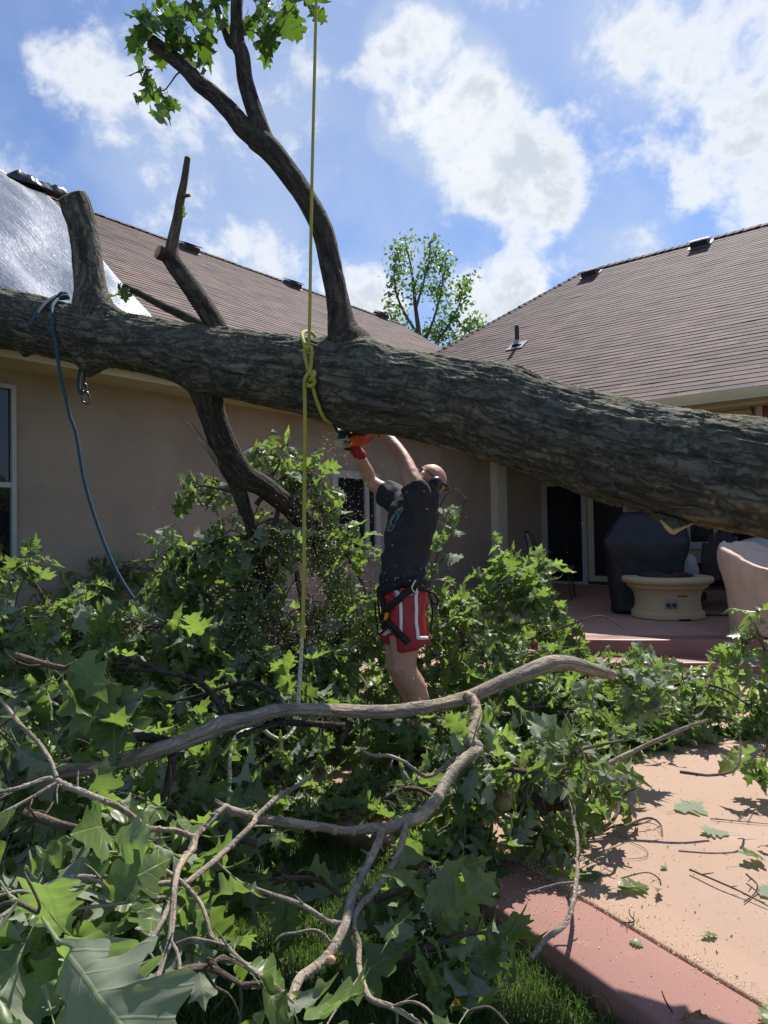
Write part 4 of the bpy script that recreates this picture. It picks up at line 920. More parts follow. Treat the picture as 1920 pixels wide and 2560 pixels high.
# striped chair beside the sliding door
chb = vec(P(1390, 1500, 10.9)); chb[2] = .30
ch = empty('patio_chair', chb, 'small dark iron patio chair with striped cushions left of the sliding door', 'chair'); f = unit((.93, -.36, 0)); s = np.array([-f[1], f[0], 0])
for i in range(5): mb = MB(); box(mb, chb+f*.02+s*(i-2)*.105+UPV*.47, (.50, .10, .07), (f, s, UPV)); o = mb.build('seat_cushion', CUSHION if i % 2 == 0 else CUSHR, ch, smooth=False); bevel(o, .02)
bd = unit(-f*.30+UPV)
for i in range(5): mb = MB(); box(mb, chb-f*.24+s*(i-2)*.105+UPV*.48+bd*.30, (.07, .10, .56), (np.cross(s, bd), s, bd)); o = mb.build('back_cushion', CUSHION if i % 2 == 0 else CUSHR, ch, smooth=False); bevel(o, .02)
for a, b_ in ((-1, -1), (-1, 1), (1, -1), (1, 1)): mb = MB(); tube(mb, [chb+f*.27*a+s*.27*b_, chb+f*.22*a+s*.25*b_+UPV*.44], .014, 8, 1); mb.build('leg', IRON, ch)
mb = MB(); tube(mb, [chb-f*.26+s*.27+UPV*.40, chb-f*.42+s*.27+UPV*1.0, chb-f*.42-s*.27+UPV*1.0, chb-f*.26-s*.27+UPV*.40], .014, 8, 3); mb.build('back_frame', IRON, ch)
# gas hose by the fire pit
mb = MB(); tube(mb, [(fc.x+.38, fc.y+.05, .315), (fc.x+.55, fc.y, .312), (fc.x+.75, fc.y-.05, .315), (fc.x+.95, fc.y+.1, .312)], .010, 8, 5); tag(mb.build('gas_hose', RUBBER), 'thin dark gas hose running from the fire pit towards the canvas chair', 'hose')

# ================================================================== GARDEN TREE BEHIND THE HOUSE
tb = P(1070, 1300, 30); tb = Vector((tb.x, tb.y, -.1)); gt = empty('garden_tree', tb, 'slender green leafy tree rising behind the house roofs', 'tree')
r = np.random.default_rng(12); mb = MB()
def tp_(px, py, dy=0): return vec(P(px, py, 30+dy))
tube(mb, [tb, tp_(1060, 1000), tp_(1050, 860), tp_(1038, 760, .2), tp_(1030, 680), tp_(1012, 600, .1)], [.28, .17, .12, .085, .05, .015], 10, 5, wob=.1)
mb.build('trunk', TWIG, gt)
limbs = [[(1052, 880), (1090, 780), (1108, 700), (1118, 630)], [(1046, 840), (1000, 760), (985, 690), (992, 640)], [(1056, 900), (1110, 830), (1145, 770), (1160, 710)], [(1040, 770), (1060, 700), (1075, 640)], [(1050, 870), (990, 820), (970, 770)],
         [(1056, 920), (1000, 880), (965, 850)], [(1060, 930), (1130, 880), (1180, 810)], [(1050, 850), (1080, 830), (1130, 850)]]
mb = MB(); tips = []
for L in limbs:
    pts = [tp_(a, b_, r.normal(0, .5)*(i > 0)) for i, (a, b_) in enumerate(L)]; p, _ = tube(mb, pts, np.linspace(.07, .012, len(pts)), 6, 5)
    for i in range(4, len(p)): tips += [p[i]]*1
    for q in range(7):
        a = p[r.integers(3, len(p))]; e = a+rvec(r)*r.uniform(.4, .9)+UPV*.25; tube(mb, [a, (a+e)/2+UPV*.05, e], [.02, .014, .006], 5, 2); tips += [e, (a+e)/2]
mb.build('branch', TWIG, gt)
for L in ((1030, 680), (1020, 630), (1012, 600), (1036, 720)): tips += [tp_(*L)]*2
it = []
for t_ in tips:
    n = r.integers(7, 20); c = t_+rvec(r)*.12
    for _ in range(n):
        p = c+r.normal(0, .21, 3); it.append((p, unit(rvec(r)+np.array([0, 0, -.5])), unit(rvec(r)+UPV*.6), r.uniform(.15, .26), r.uniform(), 0))
V = np.array([(0, 0, 0), (-.32, .45, .06), (0, 1, -.05), (.32, .45, .06)]); LVs = LV[0]; LV[0] = (V, np.array([[0, 3, 2, 1]]), np.array([(0, 0), (-.3, .45), (0, 1), (.3, .45)]))
mb = MB(); leaves(mb, it); mb.build('crown', TREELEAF, gt); LV[0] = LVs
tb2 = P(1205, 1300, 34); t2 = empty('garden_tree', (tb2.x, tb2.y, -.1), 'tiny leafy treetop just showing above the roof valley, right of the slender tree', 'tree')
mb = MB(); tube(mb, [(tb2.x, tb2.y, -.1), P(1208, 900, 34), P(1206, 795, 34)], [.15, .08, .01], 8, 4); mb.build('trunk', TWIG, t2)
LV[0] = (V, np.array([[0, 3, 2, 1]]), np.array([(0, 0), (-.3, .45), (0, 1), (.3, .45)])); it = []
for q in range(120): c = vec(P(1206+r.normal(0, 9), 822+r.normal(0, 14)+max(0, r.normal(0, 30)), 34+r.normal(0, .3))); it.append((c, rvec(r), unit(rvec(r)+UPV), r.uniform(.15, .26), r.uniform(), 0))
mb = MB(); leaves(mb, it); mb.build('crown', TREELEAF, t2); LV[0] = LVs

# ================================================================== PERSON WITH CHAINSAW
from mathutils.bvhtree import BVHTree
YC = 4.15
def Q(px, py, Y=YC): return vec(P(px, py, Y))
yaw_ = math.radians(25); pf = np.array([-math.cos(yaw_), -math.sin(yaw_), 0]); plt_ = np.array([math.sin(yaw_), -math.cos(yaw_), 0])
man = empty('person', (Q(1040, 1840)[0], YC, .13), 'man in black t-shirt, red shorts and harness leaning back, sawing the trunk overhead', 'person')
def seg(mb, pts, rad, n=16, sub=5): 
    tube(mb, pts, rad, n, sub); ball(mb, pts[0], (rad[0],)*3, None, 12, 8); ball(mb, pts[-1], (rad[-1],)*3, None, 12, 8)
def tring(px, py, lat, sag, Y=YC, n=28): return ell(Q(px, py, Y), plt_*lat, pf*sag, n)
mb = MB()
# trunk of the body
loft(mb, [tring(1008, 1530, .125, .095), tring(1008, 1490, .150, .115), tring(1008, 1440, .148, .112), tring(1012, 1390, .152, .118), tring(1022, 1330, .17, .125), tring(1036, 1270, .18, .11), tring(1050, 1238, .14, .085), tring(1058, 1225, .08, .07)])
tilt = math.radians(38); hf = pf*math.cos(tilt)+UPV*math.sin(tilt); hu = UPV*math.cos(tilt)-pf*math.sin(tilt); hl = plt_
HC = Q(1071, 1203)
def H(a, b_, c): return HC+hf*a+hl*b_+hu*c
seg(mb, [Q(1056, 1240), Q(1066, 1222), H(-.02, 0, -.03)], [.072, .062, .06])
AX = (hf, hl, hu)
ball(mb, H(-.012, 0, .02), (.098, .077, .096), AX, 24, 16); ball(mb, H(.030, 0, -.055), (.062, .055, .070), AX, 20, 12); ball(mb, H(.072, 0, -.105), (.022, .028, .022), AX)
ball(mb, H(.076, 0, -.01), (.022, .055, .025), AX); tube(mb, [H(.085, 0, .012), H(.105, 0, -.022), H(.112, 0, -.040)], [.009, .013, .017], 10, 3); ball(mb, H(.108, 0, -.040), .016)
for sg in (-1, 1): ball(mb, H(.060, .042*sg, -.035), (.028, .022, .024), AX); ball(mb, H(-.008, .078*sg, -.02), (.020, .010, .034), AX); ball(mb, H(.085, .030*sg, .002), (.012, .015, .012), AX)
ball(mb, H(.090, 0, -.072), (.014, .024, .007), AX); ball(mb, H(.088, 0, -.083), (.014, .022, .008), AX)
# arms: near (left) and far (right)
S1, EL1, WR1 = Q(1040, 1232, 4.00), Q(1007, 1146, 4.12), Q(956, 1078, 4.27)
S2, EL2, WR2 = Q(1000, 1256, 4.32), Q(929, 1205, 4.44), Q(892, 1128, 4.36)
seg(mb, [S1, S1*.5+EL1*.5+plt_*.008, EL1, EL1*.62+WR1*.38, WR1], [.066, .058, .046, .047, .031])
seg(mb, [S2, S2*.5+EL2*.5, EL2, EL2*.62+WR2*.38, WR2], [.064, .056, .044, .045, .030])
# legs
HP1, KN1, AN1 = Q(1014, 1505, 4.06), Q(1012, 1668, 4.05), Q(1066, 1806, 4.12)
HP2, KN2, AN2 = Q(998, 1505, 4.24), Q(996, 1664, 4.28), Q(1046, 1800, 4.34)
for hp, kn, an in ((HP1, KN1, AN1), (HP2, KN2, AN2)):
    calf = kn*.62+an*.38+np.array([.012, .004, 0])
    seg(mb, [hp, hp*.5+kn*.5, kn, calf, an*.9+kn*.1, an], [.100, .096, .070, .070, .048, .042])
    ball(mb, kn+pf*.02, (.06, .058, .065))
    seg(mb, [an+UPV*-.02-pf*.02, an-UPV*.045+pf*.06, an-UPV*.06+pf*.15], [.046, .042, .030])
body = mb.build('body', SKIN, None)
bake(body, [('REMESH', dict(mode='VOXEL', voxel_size=.009)), ('SMOOTH', dict(factor=.5, iterations=4))], lambda v, n: v+n*(.0022*fbm(v*28, 3, 1)[:, None])); setp(body, man)

def cloth(mb, name, m, vox=.010, it=5, fold=None):
    o = mb.build(name, m, None)
    bake(o, [('REMESH', dict(mode='VOXEL', voxel_size=vox)), ('SMOOTH', dict(factor=.5, iterations=it))], fold); setp(o, man); return o
mb = MB()
loft(mb, [tring(1008, 1454, .160, .122), tring(1008, 1438, .168, .130), tring(1012, 1390, .168, .132), tring(1019, 1350, .174, .132), tring(1027, 1310, .188, .134), tring(1037, 1268, .205, .128), tring(1046, 1240, .175, .10), tring(1056, 1222, .105, .085), tring(1062, 1213, .080, .075)])
tube(mb, [Q(1052, 1262, 4.04), S1, S1*.86+EL1*.14, S1*.82+EL1*.18], [.090, .078, .071, .070], 18, 4)
tube(mb, [Q(1024, 1268, 4.24), S2, S2*.66+EL2*.34, S2*.46+EL2*.54], [.100, .092, .086, .084], 18, 4)
seg(mb, [Q(1030, 1250, 4.30), Q(1050, 1236, 4.15), Q(1048, 1246, 4.02)], [.085, .08, .082])
def fshirt(v, n):
    d = fbm(np.stack([v[:, 0]*9+v[:, 2]*7, v[:, 1]*9, v[:, 2]*5-v[:, 0]*8], 1), 3, 5); r2 = 1-np.abs(fbm(np.stack([v[:, 0]*5+v[:, 2]*6, v[:, 1]*5, v[:, 2]*2.5-v[:, 0]*5], 1), 2, 8))*2.4
    hem = np.exp(-((v[:, 2]-1.145)/.05)**2)
    r3 = 1-np.abs(fbm(np.stack([v[:, 0]*13+v[:, 2]*9, v[:, 1]*13, v[:, 2]*7-v[:, 0]*10], 1), 2, 28))*2.6
    return v+n*(.008*d+.013*r2+.006*r3+.004*hem-.006)[:, None]
shirt = cloth(mb, 't_shirt', SHIRT, .009, 5, fshirt)
mb = MB()
loft(mb, [tring(1008, 1540, .13, .10), tring(1008, 1510, .168, .134), tring(1008, 1470, .164, .130), tring(1008, 1444, .156, .122)])
tube(mb, [Q(1012, 1490, 4.07), Q(1016, 1550, 4.06), Q(1024, 1600, 4.05), Q(1028, 1618, 4.05)], [.110, .113, .113, .112], 22, 4)
tube(mb, [Q(998, 1490, 4.24), Q(995, 1550, 4.26), Q(991, 1590, 4.27), Q(990, 1606, 4.27)], [.108, .110, .108, .106], 22, 4)
def fsh(v, n):
    d = fbm(np.stack([v[:, 0]*16, v[:, 1]*16, v[:, 2]*4], 1), 3, 15); r2 = 1-np.abs(fbm(np.stack([v[:, 0]*10-v[:, 2]*2, v[:, 1]*10, v[:, 2]*2.4], 1), 2, 18))*2.2
    return v+n*(.010*d+.012*r2-.004)[:, None]
shorts = cloth(mb, 'shorts', SHORTS, .009, 4, fsh)

def bvh(*objs):
    V, F = [], []
    for o in objs:
        b0 = len(V); mw = o.matrix_world; V += [mw @ v.co for v in o.data.vertices]; F += [[b0+i for i in p.vertices] for p in o.data.polygons]
    return BVHTree.FromPolygons(V, F)
bpy.context.view_layer.update()
BV = bvh(shirt, shorts, body)
def onbody(px, py, lift=.004, bv=None):
    h = (bv or BV).ray_cast(Vector((0, 0, CAMZ)), ray(px, py).normalized(), 12)
    if h[0] is None: return None, None
    n = h[1]; d = ray(px, py)
    if n.dot(d) > 0: n = -n
    return vec(h[0])+vec(n)*lift, vec(n)
def ribbon(mb, path, width, lift=.005, thick=.004, sub=7, bv=None):
    pxs = catmull(np.array([(a, b_, 0) for a, b_ in path], float), sub)[:, :2]; pts = [onbody(a, b_, lift, bv) for a, b_ in pxs]; pts = [q for q in pts if q[0] is not None]
    if len(pts) < 2: return
    p = np.array([q[0] for q in pts]); n = np.array([q[1] for q in pts])
    for _ in range(2): n[1:-1] = (n[:-2]+n[1:-1]*2+n[2:])/4; p[1:-1] = (p[:-2]+p[1:-1]*2+p[2:])/4
    n /= np.linalg.norm(n, axis=1)[:, None]; t = np.gradient(p, axis=0); t /= np.linalg.norm(t, axis=1)[:, None]+1e-9; s = np.cross(t, n)
    k = len(p); V = np.stack([p-s*width/2, p+s*width/2, p+s*width/2+n*thick, p-s*width/2+n*thick], 1).reshape(-1, 3)
    i, j = np.meshgrid(np.arange(k-1), np.arange(4), indexing='ij'); j2 = (j+1) % 4
    mb.add(V, np.stack([i*4+j, i*4+j2, (i+1)*4+j2, (i+1)*4+j], -1).reshape(-1, 4)); mb.add(V[:4], [[3, 2, 1, 0]]); mb.add(V[-4:], [[0, 1, 2, 3]])
q6 = lambda l: [(900+x/6.636, 1420+y/6.636) for x, y in l]
for path in ([(585, 370), (640, 430), (670, 560), (685, 800), (685, 1000), (690, 1110)], [(950, 360), (925, 480), (935, 700), (930, 900), (955, 1060), (960, 1170)], [(950, 1160), (1040, 1160), (1125, 1160)]):
    mb = MB(); ribbon(mb, q6(path), .019, .003, .002); mb.build('stripe', STRIPE, shorts)
mb = MB(); ribbon(mb, q6([(360, 1060), (420, 1090), (500, 1040)]), .026, .003, .002); mb.build('stripe', STRIPE, shorts)
# harness
har = None
mb = MB(); R = []
for a, (dz, kk) in enumerate(((0, 1.0), (.012, 1.06), (.03, 1.07), (.055, 1.06), (.068, 1.0))): R.append(ell(Q(1009, 1462)+UPV*dz, plt_*.166*kk, pf*.134*kk, 36))
loft(mb, R); har = mb.build('harness', WEB, man)
for path, wd in (([(300, 420), (420, 350), (600, 280), (760, 230), (860, 230)], .062), ([(850, 330), (700, 480), (560, 590), (430, 690)], .042), ([(430, 690), (430, 830), (500, 930), (640, 1060), (800, 1240)], .042),
                 ([(330, 430), (275, 560), (290, 720), (370, 850), (430, 980)], .036), ([(360, 420), (400, 560), (430, 700)], .036), ([(860, 250), (960, 300), (1080, 330)], .055)):
    mb = MB(); ribbon(mb, q6(path), wd, .008, .006); mb.build('strap', WEB, har)
def cord(name, l, rad, m, lift=.02):
    pts = []
    for x, y in q6(l):
        q, n = onbody(x, y, lift); pts.append(q if q is not None else None)
    d = [p[1] for p in pts if p is not None]; dy = d[0] if d else YC
    out_ = []
    for (x, y), p in zip(q6(l), pts):
        if p is not None: dy = p[1]
        out_.append(p if p is not None else Q(x, y, dy))
    mb = MB(); tube(mb, out_, rad, 8, 5); return mb.build(name, m, har)
cord('gear_loop', [(250, 560), (255, 720), (275, 870), (290, 1020), (360, 1100), (440, 1050)], .006, WEB); cord('gear_loop', [(1130, 350), (1165, 480), (1195, 650), (1200, 850), (1160, 1060)], .006, WEB)
cord('gear_loop', [(1160, 400), (1230, 430), (1300, 550), (1230, 590), (1175, 520)], .008, WEB); cord('carabiner', [(905, 200), (850, 270), (840, 340), (890, 400), (915, 340)], .005, ALU, .026); cord('carabiner', [(610, 215), (620, 180), (680, 175)], .004, STEEL, .03)
cord('ring', [(225, 460), (270, 470), (300, 400), (290, 340)], .005, STEEL, .025); cord('tag', [(490, 740), (480, 790), (468, 850)], .012, YELLOWP, .018)
# print on the chest
q1 = lambda l: [(820+x/5.53, 1030+y/5.53) for x, y in l]
pr_ = MB(); 
for path, wd in (([(1040, 1330), (985, 1420), (950, 1500)], .020), ([(1010, 1350), (940, 1420), (900, 1490)], .012)): ribbon(pr_, q1(path), wd, .0025, .001)
pm = pr_.build('chest_print', PRINT, shirt)
pr_ = MB()
for path in ([(1045, 1310), (960, 1370), (890, 1450), (850, 1560), (820, 1650)], [(975, 1400), (900, 1460), (880, 1540), (920, 1580), (950, 1500), (985, 1430)], [(870, 1500), (880, 1560), (850, 1620)], [(910, 1570), (900, 1620), (850, 1650), (830, 1610)], [(930, 1440), (895, 1500)]): ribbon(pr_, q1(path), .005, .003, .001)
pr_.build('print_outline', PRINTW, pm)
# head gear
mb = MB(); ball(mb, H(-.012, .096, -.028), (.046, .030, .056), AX, 20, 12); mu = mb.build('ear_defender', RUBBER, man)
mb = MB(); ball(mb, H(-.012, -.096, -.028), (.046, .030, .056), AX, 20, 12); mb.build('ear_cup', RUBBER, mu)
mb = MB(); pts = [H(-.012-.115*math.sin(a), .110*math.cos(a), .0+.035*math.sin(a)) for a in np.linspace(0.0, math.pi, 11)]; tube(mb, pts, .009, 8, 3); mb.build('neck_band', RUBBER, mu)
gl = None
for sg in (1, -1):
    mb = MB(); ball(mb, H(.098, .033*sg, .004), (.006, .028, .019), (unit(hf+hl*.25*sg), unit(hl-hf*.25*sg), hu), 16, 10); o = mb.build('safety_glasses' if gl is None else 'lens', LENS, gl or man); gl = gl or o
    mb = MB(); tube(mb, [H(.098, .060*sg, .012), H(.07, .078*sg, .014), H(.02, .086*sg, .008), H(-.02, .086*sg, -.005)], .0042, 6, 3); tube(mb, [H(.103, .004*sg, .012), H(.104, .03*sg, .022), H(.098, .060*sg, .012)], .003, 6, 3); mb.build('temple', RUBBER, gl)
# gloves with five fingers each, closed on the saw's handles
def glove(wr, hand, axis, side, name='glove'):
    """wr wrist, hand palm centre, axis handle direction, side = palm normal towards the handle"""
    mb = MB(); d = unit(hand-wr); ax = unit(axis); nrm = unit(side)
    seg(mb, [wr-d*.035, wr+d*.02], [.040, .037]); 
    ball(mb, hand, (.043, .022, .050), (ax, nrm, np.cross(ax, nrm)), 18, 12); tube(mb, [wr, hand], [.034, .036], 12, 3)
    up_ = unit(np.cross(ax, nrm)); up_ = up_ if np.dot(up_, d) > 0 else -up_
    for i, ln in enumerate((.95, 1.05, 1.0, .82)):
        b0 = hand+ax*(i-1.5)*.0215+up_*.036
        seg(mb, [b0, b0+up_*.028*ln+nrm*.012, b0+up_*.030*ln+nrm*.042*ln, b0+up_*.004+nrm*.058*ln, b0-up_*.014+nrm*.048], [.0115, .0112, .0108, .0102, .009], 10, 3)
    t0 = hand-ax*.040-up_*.010; seg(mb, [t0, t0-ax*.018+nrm*.022+up_*.012, t0-ax*.010+nrm*.05+up_*.026, t0+ax*.010+nrm*.062+up_*.030], [.015, .0135, .012, .010], 10, 3)
    o = mb.build(name, GLOVE, None); bake(o, [('REMESH', dict(mode='VOXEL', voxel_size=.0045)), ('SMOOTH', dict(factor=.5, iterations=2))]); setp(o, man); return o
hd2 = Q(884, 1118, 4.35); hd1 = Q(938, 1056, 4.30)
g2 = glove(WR2, hd2, unit(Q(905, 1112, 4.35)-Q(860, 1122, 4.35)), unit(np.array([-.15, .2, 1.0])))
g1 = glove(WR1, hd1, np.array([0, 1, .2]), unit(np.array([-.8, 0, .5])))
mb = MB(); ball(mb, hd2+np.array([-.022, -.026, .0]), (.040, .012, .022), (unit(Q(905, 1112)-Q(860, 1122)), (0, 1, 0), UPV), 14, 8); mb.build('grip_panel', GLOVEB, g2)
for an, kn in ((AN1, KN1), (AN2, KN2)):
    mb = MB(); seg(mb, [an+UPV*.05, an-UPV*.02-pf*.015], [.052, .054]); seg(mb, [an-UPV*.045-pf*.035, an-UPV*.052+pf*.06, an-UPV*.062+pf*.165], [.048, .046, .036]); o = mb.build('boot', SHOE, None)
    bake(o, [('REMESH', dict(mode='VOXEL', voxel_size=.008)), ('SMOOTH', dict(factor=.5, iterations=3))]); setp(o, man)

# chainsaw: bar buried in the underside of the trunk
ys = 4.28; saw = empty('chainsaw', Q(880, 1090, ys), 'orange and pale grey chainsaw with black wrap handle held against the trunk underside', 'chainsaw')
rx = unit(Q(930, 1080, ys)-Q(845, 1096, ys)); rz = unit(np.cross(rx, np.array([0, 1, 0]))); rz = rz if rz[2] > 0 else -rz; ry = np.cross(rz, rx)
def qs(x, y, c=0.0): return Q(820+x/5.53, 1030+y/5.53, ys+c)
mb = MB(); box(mb, qs(300, 330), (.165, .12, .10), (rx, ry, rz)); o = mb.build('engine_housing', SAWWHITE, saw, smooth=False); bevel(o, .014)
mb = MB()
for i in range(14): box(mb, qs(165+i*20, 330, -.0635), (.006, .006, .046), (rx, ry, rz))
for i in range(4): box(mb, qs(295, 300+i*22, -.0645), (.155, .005, .005), (rx, ry, rz))
mb.build('grille', RUBBER, o, smooth=False)
mb = MB(); loft(mb, [ell(qs(420, 390, c), rx*a, rz*b_, 20) for c, a, b_ in ((-.075, .03, .025), (-.07, .062, .040), (.05, .062, .04), (.055, .03, .03))]); tube(mb, [qs(470, 400, -.05), qs(540, 380, -.05), qs(590, 345, -.03)], [.030, .022, .018], 10, 4); o = mb.build('side_cover', ORANGE, saw)
mb = MB(); box(mb, qs(210, 430, -.02), (.10, .10, .055), (rx, ry, rz)); o = mb.build('starter_cover', SAWWHITE, saw, smooth=False); bevel(o, .012)
mb = MB(); lathe(mb, [(.001, .01), (.016, .01), (.017, 0), (.017, -.02)], qs(245, 430, -.072), 18, [rx, rz, -ry]); mb.build('fuel_cap', RUBBER, o)
mb = MB(); lathe(mb, [(.009, .012), (.012, .012), (.012, 0)], qs(245, 430, -.08), 18, [rx, rz, -ry]); mb.build('cap_ring', ALU, o)
mb = MB(); tube(mb, [qs(195, 515, .07), qs(300, 505, .07), qs(420, 470, .07), qs(470, 420, .05)], [.019, .017, .016, .018], 12, 4); mb.build('rear_handle', SAWWHITE, saw)
mb = MB(); tube(mb, [qs(95, 150, -.05), qs(110, 220, -.06), (qs(150, 270, -.07)), qs(260, 275, -.075), qs(360, 255, -.075), qs(450, 300, -.07), qs(540, 360, -.05)], .013, 12, 6); mb.build('wrap_handle', RUBBER, saw)
mb = MB(); tube(mb, [qs(480, 330, -.02), qs(620, 180, .02), qs(655, 140, .02), qs(560, 120, .02)], .013, 10, 5); mb.build('front_handle', RUBBER, saw)
bd_ = unit(np.array([-.05, -.75, .62])); b0 = qs(330, 260, 0); sx2 = unit(np.cross(bd_, rx)); 
mb = MB(); box(mb, b0+bd_*.20, (.42, .072, .006), (bd_, unit(np.cross(sx2, bd_)), sx2)); o = mb.build('guide_bar', STEEL, saw, smooth=False); bevel(o, .0025)
mb = MB(); box(mb, b0+bd_*.20, (.434, .084, .004), (bd_, unit(np.cross(sx2, bd_)), sx2)); mb.build('chain', RUBBER, o, smooth=False)
# log he stands on
mb = MB(); p0, p1 = vec((.05, 4.30, .055)), vec((.62, 4.05, .06)); tube(mb, [p0, p0*.5+p1*.5+UPV*.005, p1], [.075, .08, .075], 20, 8, wob=.12, seed=8); o = mb.build('log', LIMB); tag(o, 'short log half buried in leaves under the boots of the sawing man', 'log')

# ================================================================== BARE BRANCH IN THE FOREGROUND
BAR = empty('bare_branch', G(900, 2100), 'long stripped pale grey branch with forking twigs lying across the leaves in the foreground', 'branch')
def c6(l): return [(x/1.728, 1650+y/1.728, Y, w_/1.728) for x, y, Y, w_ in l]
def c7(l): return [(960+x/1.728, 1650+y/1.728, Y, w_/1.728) for x, y, Y, w_ in l]
def c8(l): return [(600+x/2.592, 1750+y/2.592, Y, w_/2.592) for x, y, Y, w_ in l]
def c9(l): return [(x/2.592, 1750+y/2.592, Y, w_/2.592) for x, y, Y, w_ in l]
def stick(pts, name='side_branch', parent=None, m=SMOOTHBARK, wob=.22, seed=1, n=12, sub=6, kn=True):
    pp_ = [P(x, y, Y) for x, y, Y, w_ in pts]; rr = [w_/2*Y/FPX for x, y, Y, w_ in pts]
    mb = MB(); p, r = tube(mb, pp_, rr, n, sub, wob=wob, seed=seed)
    if kn:                            # bud nodes
        rg = np.random.default_rng(seed); 
        for i in range(3, len(p)-2, 5):
            ball(mb, p[i]+rvec(rg)*r[i]*.25, r[i]*rg.uniform(1.05, 1.2), None, 8, 6)
            if rg.uniform() < .45:     # short broken spurs
                d = unit(rvec(rg)+unit(p[i+1]-p[i])*.6); L_ = rg.uniform(.02, .075); tube(mb, [p[i], p[i]+d*L_*.6, p[i]+d*L_+rvec(rg)*.006], [min(r[i]*.5, .005), min(r[i]*.4, .0035), .0012], 5, 2)
    return mb.build(name, m, parent)
main = [(-60, 610, 2.20, 60), (100, 530, 2.30, 64), (250, 490, 2.38, 64), (420, 460, 2.48, 64), (600, 415, 2.58, 68), (760, 365, 2.66, 70), (900, 310, 2.74, 68), (960, 280, 2.78, 74), (1080, 255, 2.85, 64), (1200, 220, 2.92, 60), (1400, 215, 3.02, 56), (1659, 225, 3.15, 58)]
mainp = c6(main)+c7([(140, 208, 3.25, 56), (260, 190, 3.33, 56), (380, 155, 3.4, 60), (520, 95, 3.5, 66), (640, 45, 3.6, 70), (720, 15, 3.66, 74), (800, 14, 3.72, 62), (900, 40, 3.8, 56), (990, 66, 3.88, 38)])
pp_ = np.array([tuple(P(x, y, Y)) for x, y, Y, w_ in mainp]); rr = np.array([w_/2*Y/FPX for x, y, Y, w_ in mainp])
mb, *_ = bark_surface(pp_, rr, 460, 48, .006, 77); mb.build('limb', SMOOTHBARK, BAR)
s = 100
def SB(pts, **k):
    global s; s += 1; return stick(pts, parent=BAR, seed=s, **k)
SB(c7([(360, 150, 3.36, 44), (395, 190, 3.28, 44), (400, 260, 3.2, 46), (375, 320, 3.1, 46), (380, 360, 3.05, 52), (400, 390, 3.0, 54), (350, 430, 2.92, 50), (300, 480, 2.84, 48), (260, 540, 2.77, 48), (220, 610, 2.7, 50), (150, 680, 2.62, 54), (60, 715, 2.57, 48), (0, 730, 2.53, 46)])[:]+c8([(860, 830, 2.5, 62), (700, 850, 2.46, 56), (560, 830, 2.42, 56), (400, 805, 2.38, 58), (200, 780, 2.33, 56), (60, 750, 2.28, 52), (-60, 715, 2.24, 50)])+c9([(1450, 695, 2.22, 40), (1360, 790, 2.16, 42), (1270, 880, 2.1, 44), (1250, 960, 2.05, 46), (1200, 1020, 2.0, 44), (1150, 1110, 1.93, 40), (1130, 1250, 1.85, 36), (1120, 1400, 1.78, 36), (1100, 1560, 1.7, 36), (1060, 1680, 1.65, 36), (1010, 1830, 1.58, 34), (930, 1990, 1.5, 32), (850, 2140, 1.42, 30)]))
SB(c8([(915, 820, 2.52, 52), (905, 900, 2.46, 52), (860, 1000, 2.38, 50), (800, 1120, 2.3, 52), (740, 1240, 2.22, 58), (710, 1340, 2.15, 60), (680, 1460, 2.07, 58), (630, 1570, 2.0, 66), (560, 1670, 1.93, 62), (470, 1740, 1.88, 58), (390, 1800, 1.83, 62), (345, 1900, 1.76, 58), (300, 2000, 1.7, 56), (255, 2120, 1.62, 54)]))
SB(c8([(1075, 800, 2.56, 40), (1055, 900, 2.5, 44), (1030, 1000, 2.42, 46), (960, 1120, 2.34, 44), (860, 1250, 2.25, 42), (760, 1360, 2.16, 44), (735, 1460, 2.1, 40), (770, 1580, 2.03, 36), (770, 1720, 1.95, 38), (800, 1840, 1.88, 40), (850, 1940, 1.82, 38), (980, 1990, 1.78, 36), (1090, 2050, 1.74, 34), (1180, 2110, 1.7, 30)]))
SB(c8([(780, 1790, 1.9, 20), (700, 1900, 1.85, 18), (620, 2010, 1.8, 15), (560, 2110, 1.75, 10)])); SB(c8([(980, 1990, 1.78, 18), (1100, 1955, 1.75, 18), (1200, 1990, 1.72, 16), (1290, 2090, 1.68, 12)]))
SB(c8([(650, 1450, 2.07, 34), (560, 1430, 2.05, 32), (440, 1350, 2.05, 30), (330, 1300, 2.06, 30), (180, 1250, 2.08, 26), (70, 1210, 2.1, 24), (0, 1180, 2.1, 18)])+c9([(1480, 1120, 2.12, 14), (1400, 1040, 2.14, 8)]))
SB(c8([(585, 1570, 1.98, 22), (530, 1510, 1.99, 20), (460, 1490, 2.0, 18), (360, 1510, 2.0, 18), (280, 1520, 2.0, 14), (215, 1575, 2.0, 10)]))
SB(c8([(310, 1930, 1.74, 34), (230, 1870, 1.74, 34), (120, 1780, 1.76, 34), (0, 1690, 1.78, 34)])+c9([(1470, 1600, 1.8, 30), (1370, 1530, 1.82, 30), (1340, 1420, 1.85, 26), (1300, 1320, 1.88, 26), (1220, 1220, 1.9, 28), (1150, 1160, 1.92, 28), (1050, 1090, 1.95, 26), (920, 1025, 1.98, 26), (800, 995, 2.0, 22), (700, 985, 2.0, 16)]))
SB(c9([(1480, 1595, 1.8, 18), (1340, 1560, 1.8, 18), (1240, 1545, 1.8, 16), (1140, 1575, 1.8, 10)]))
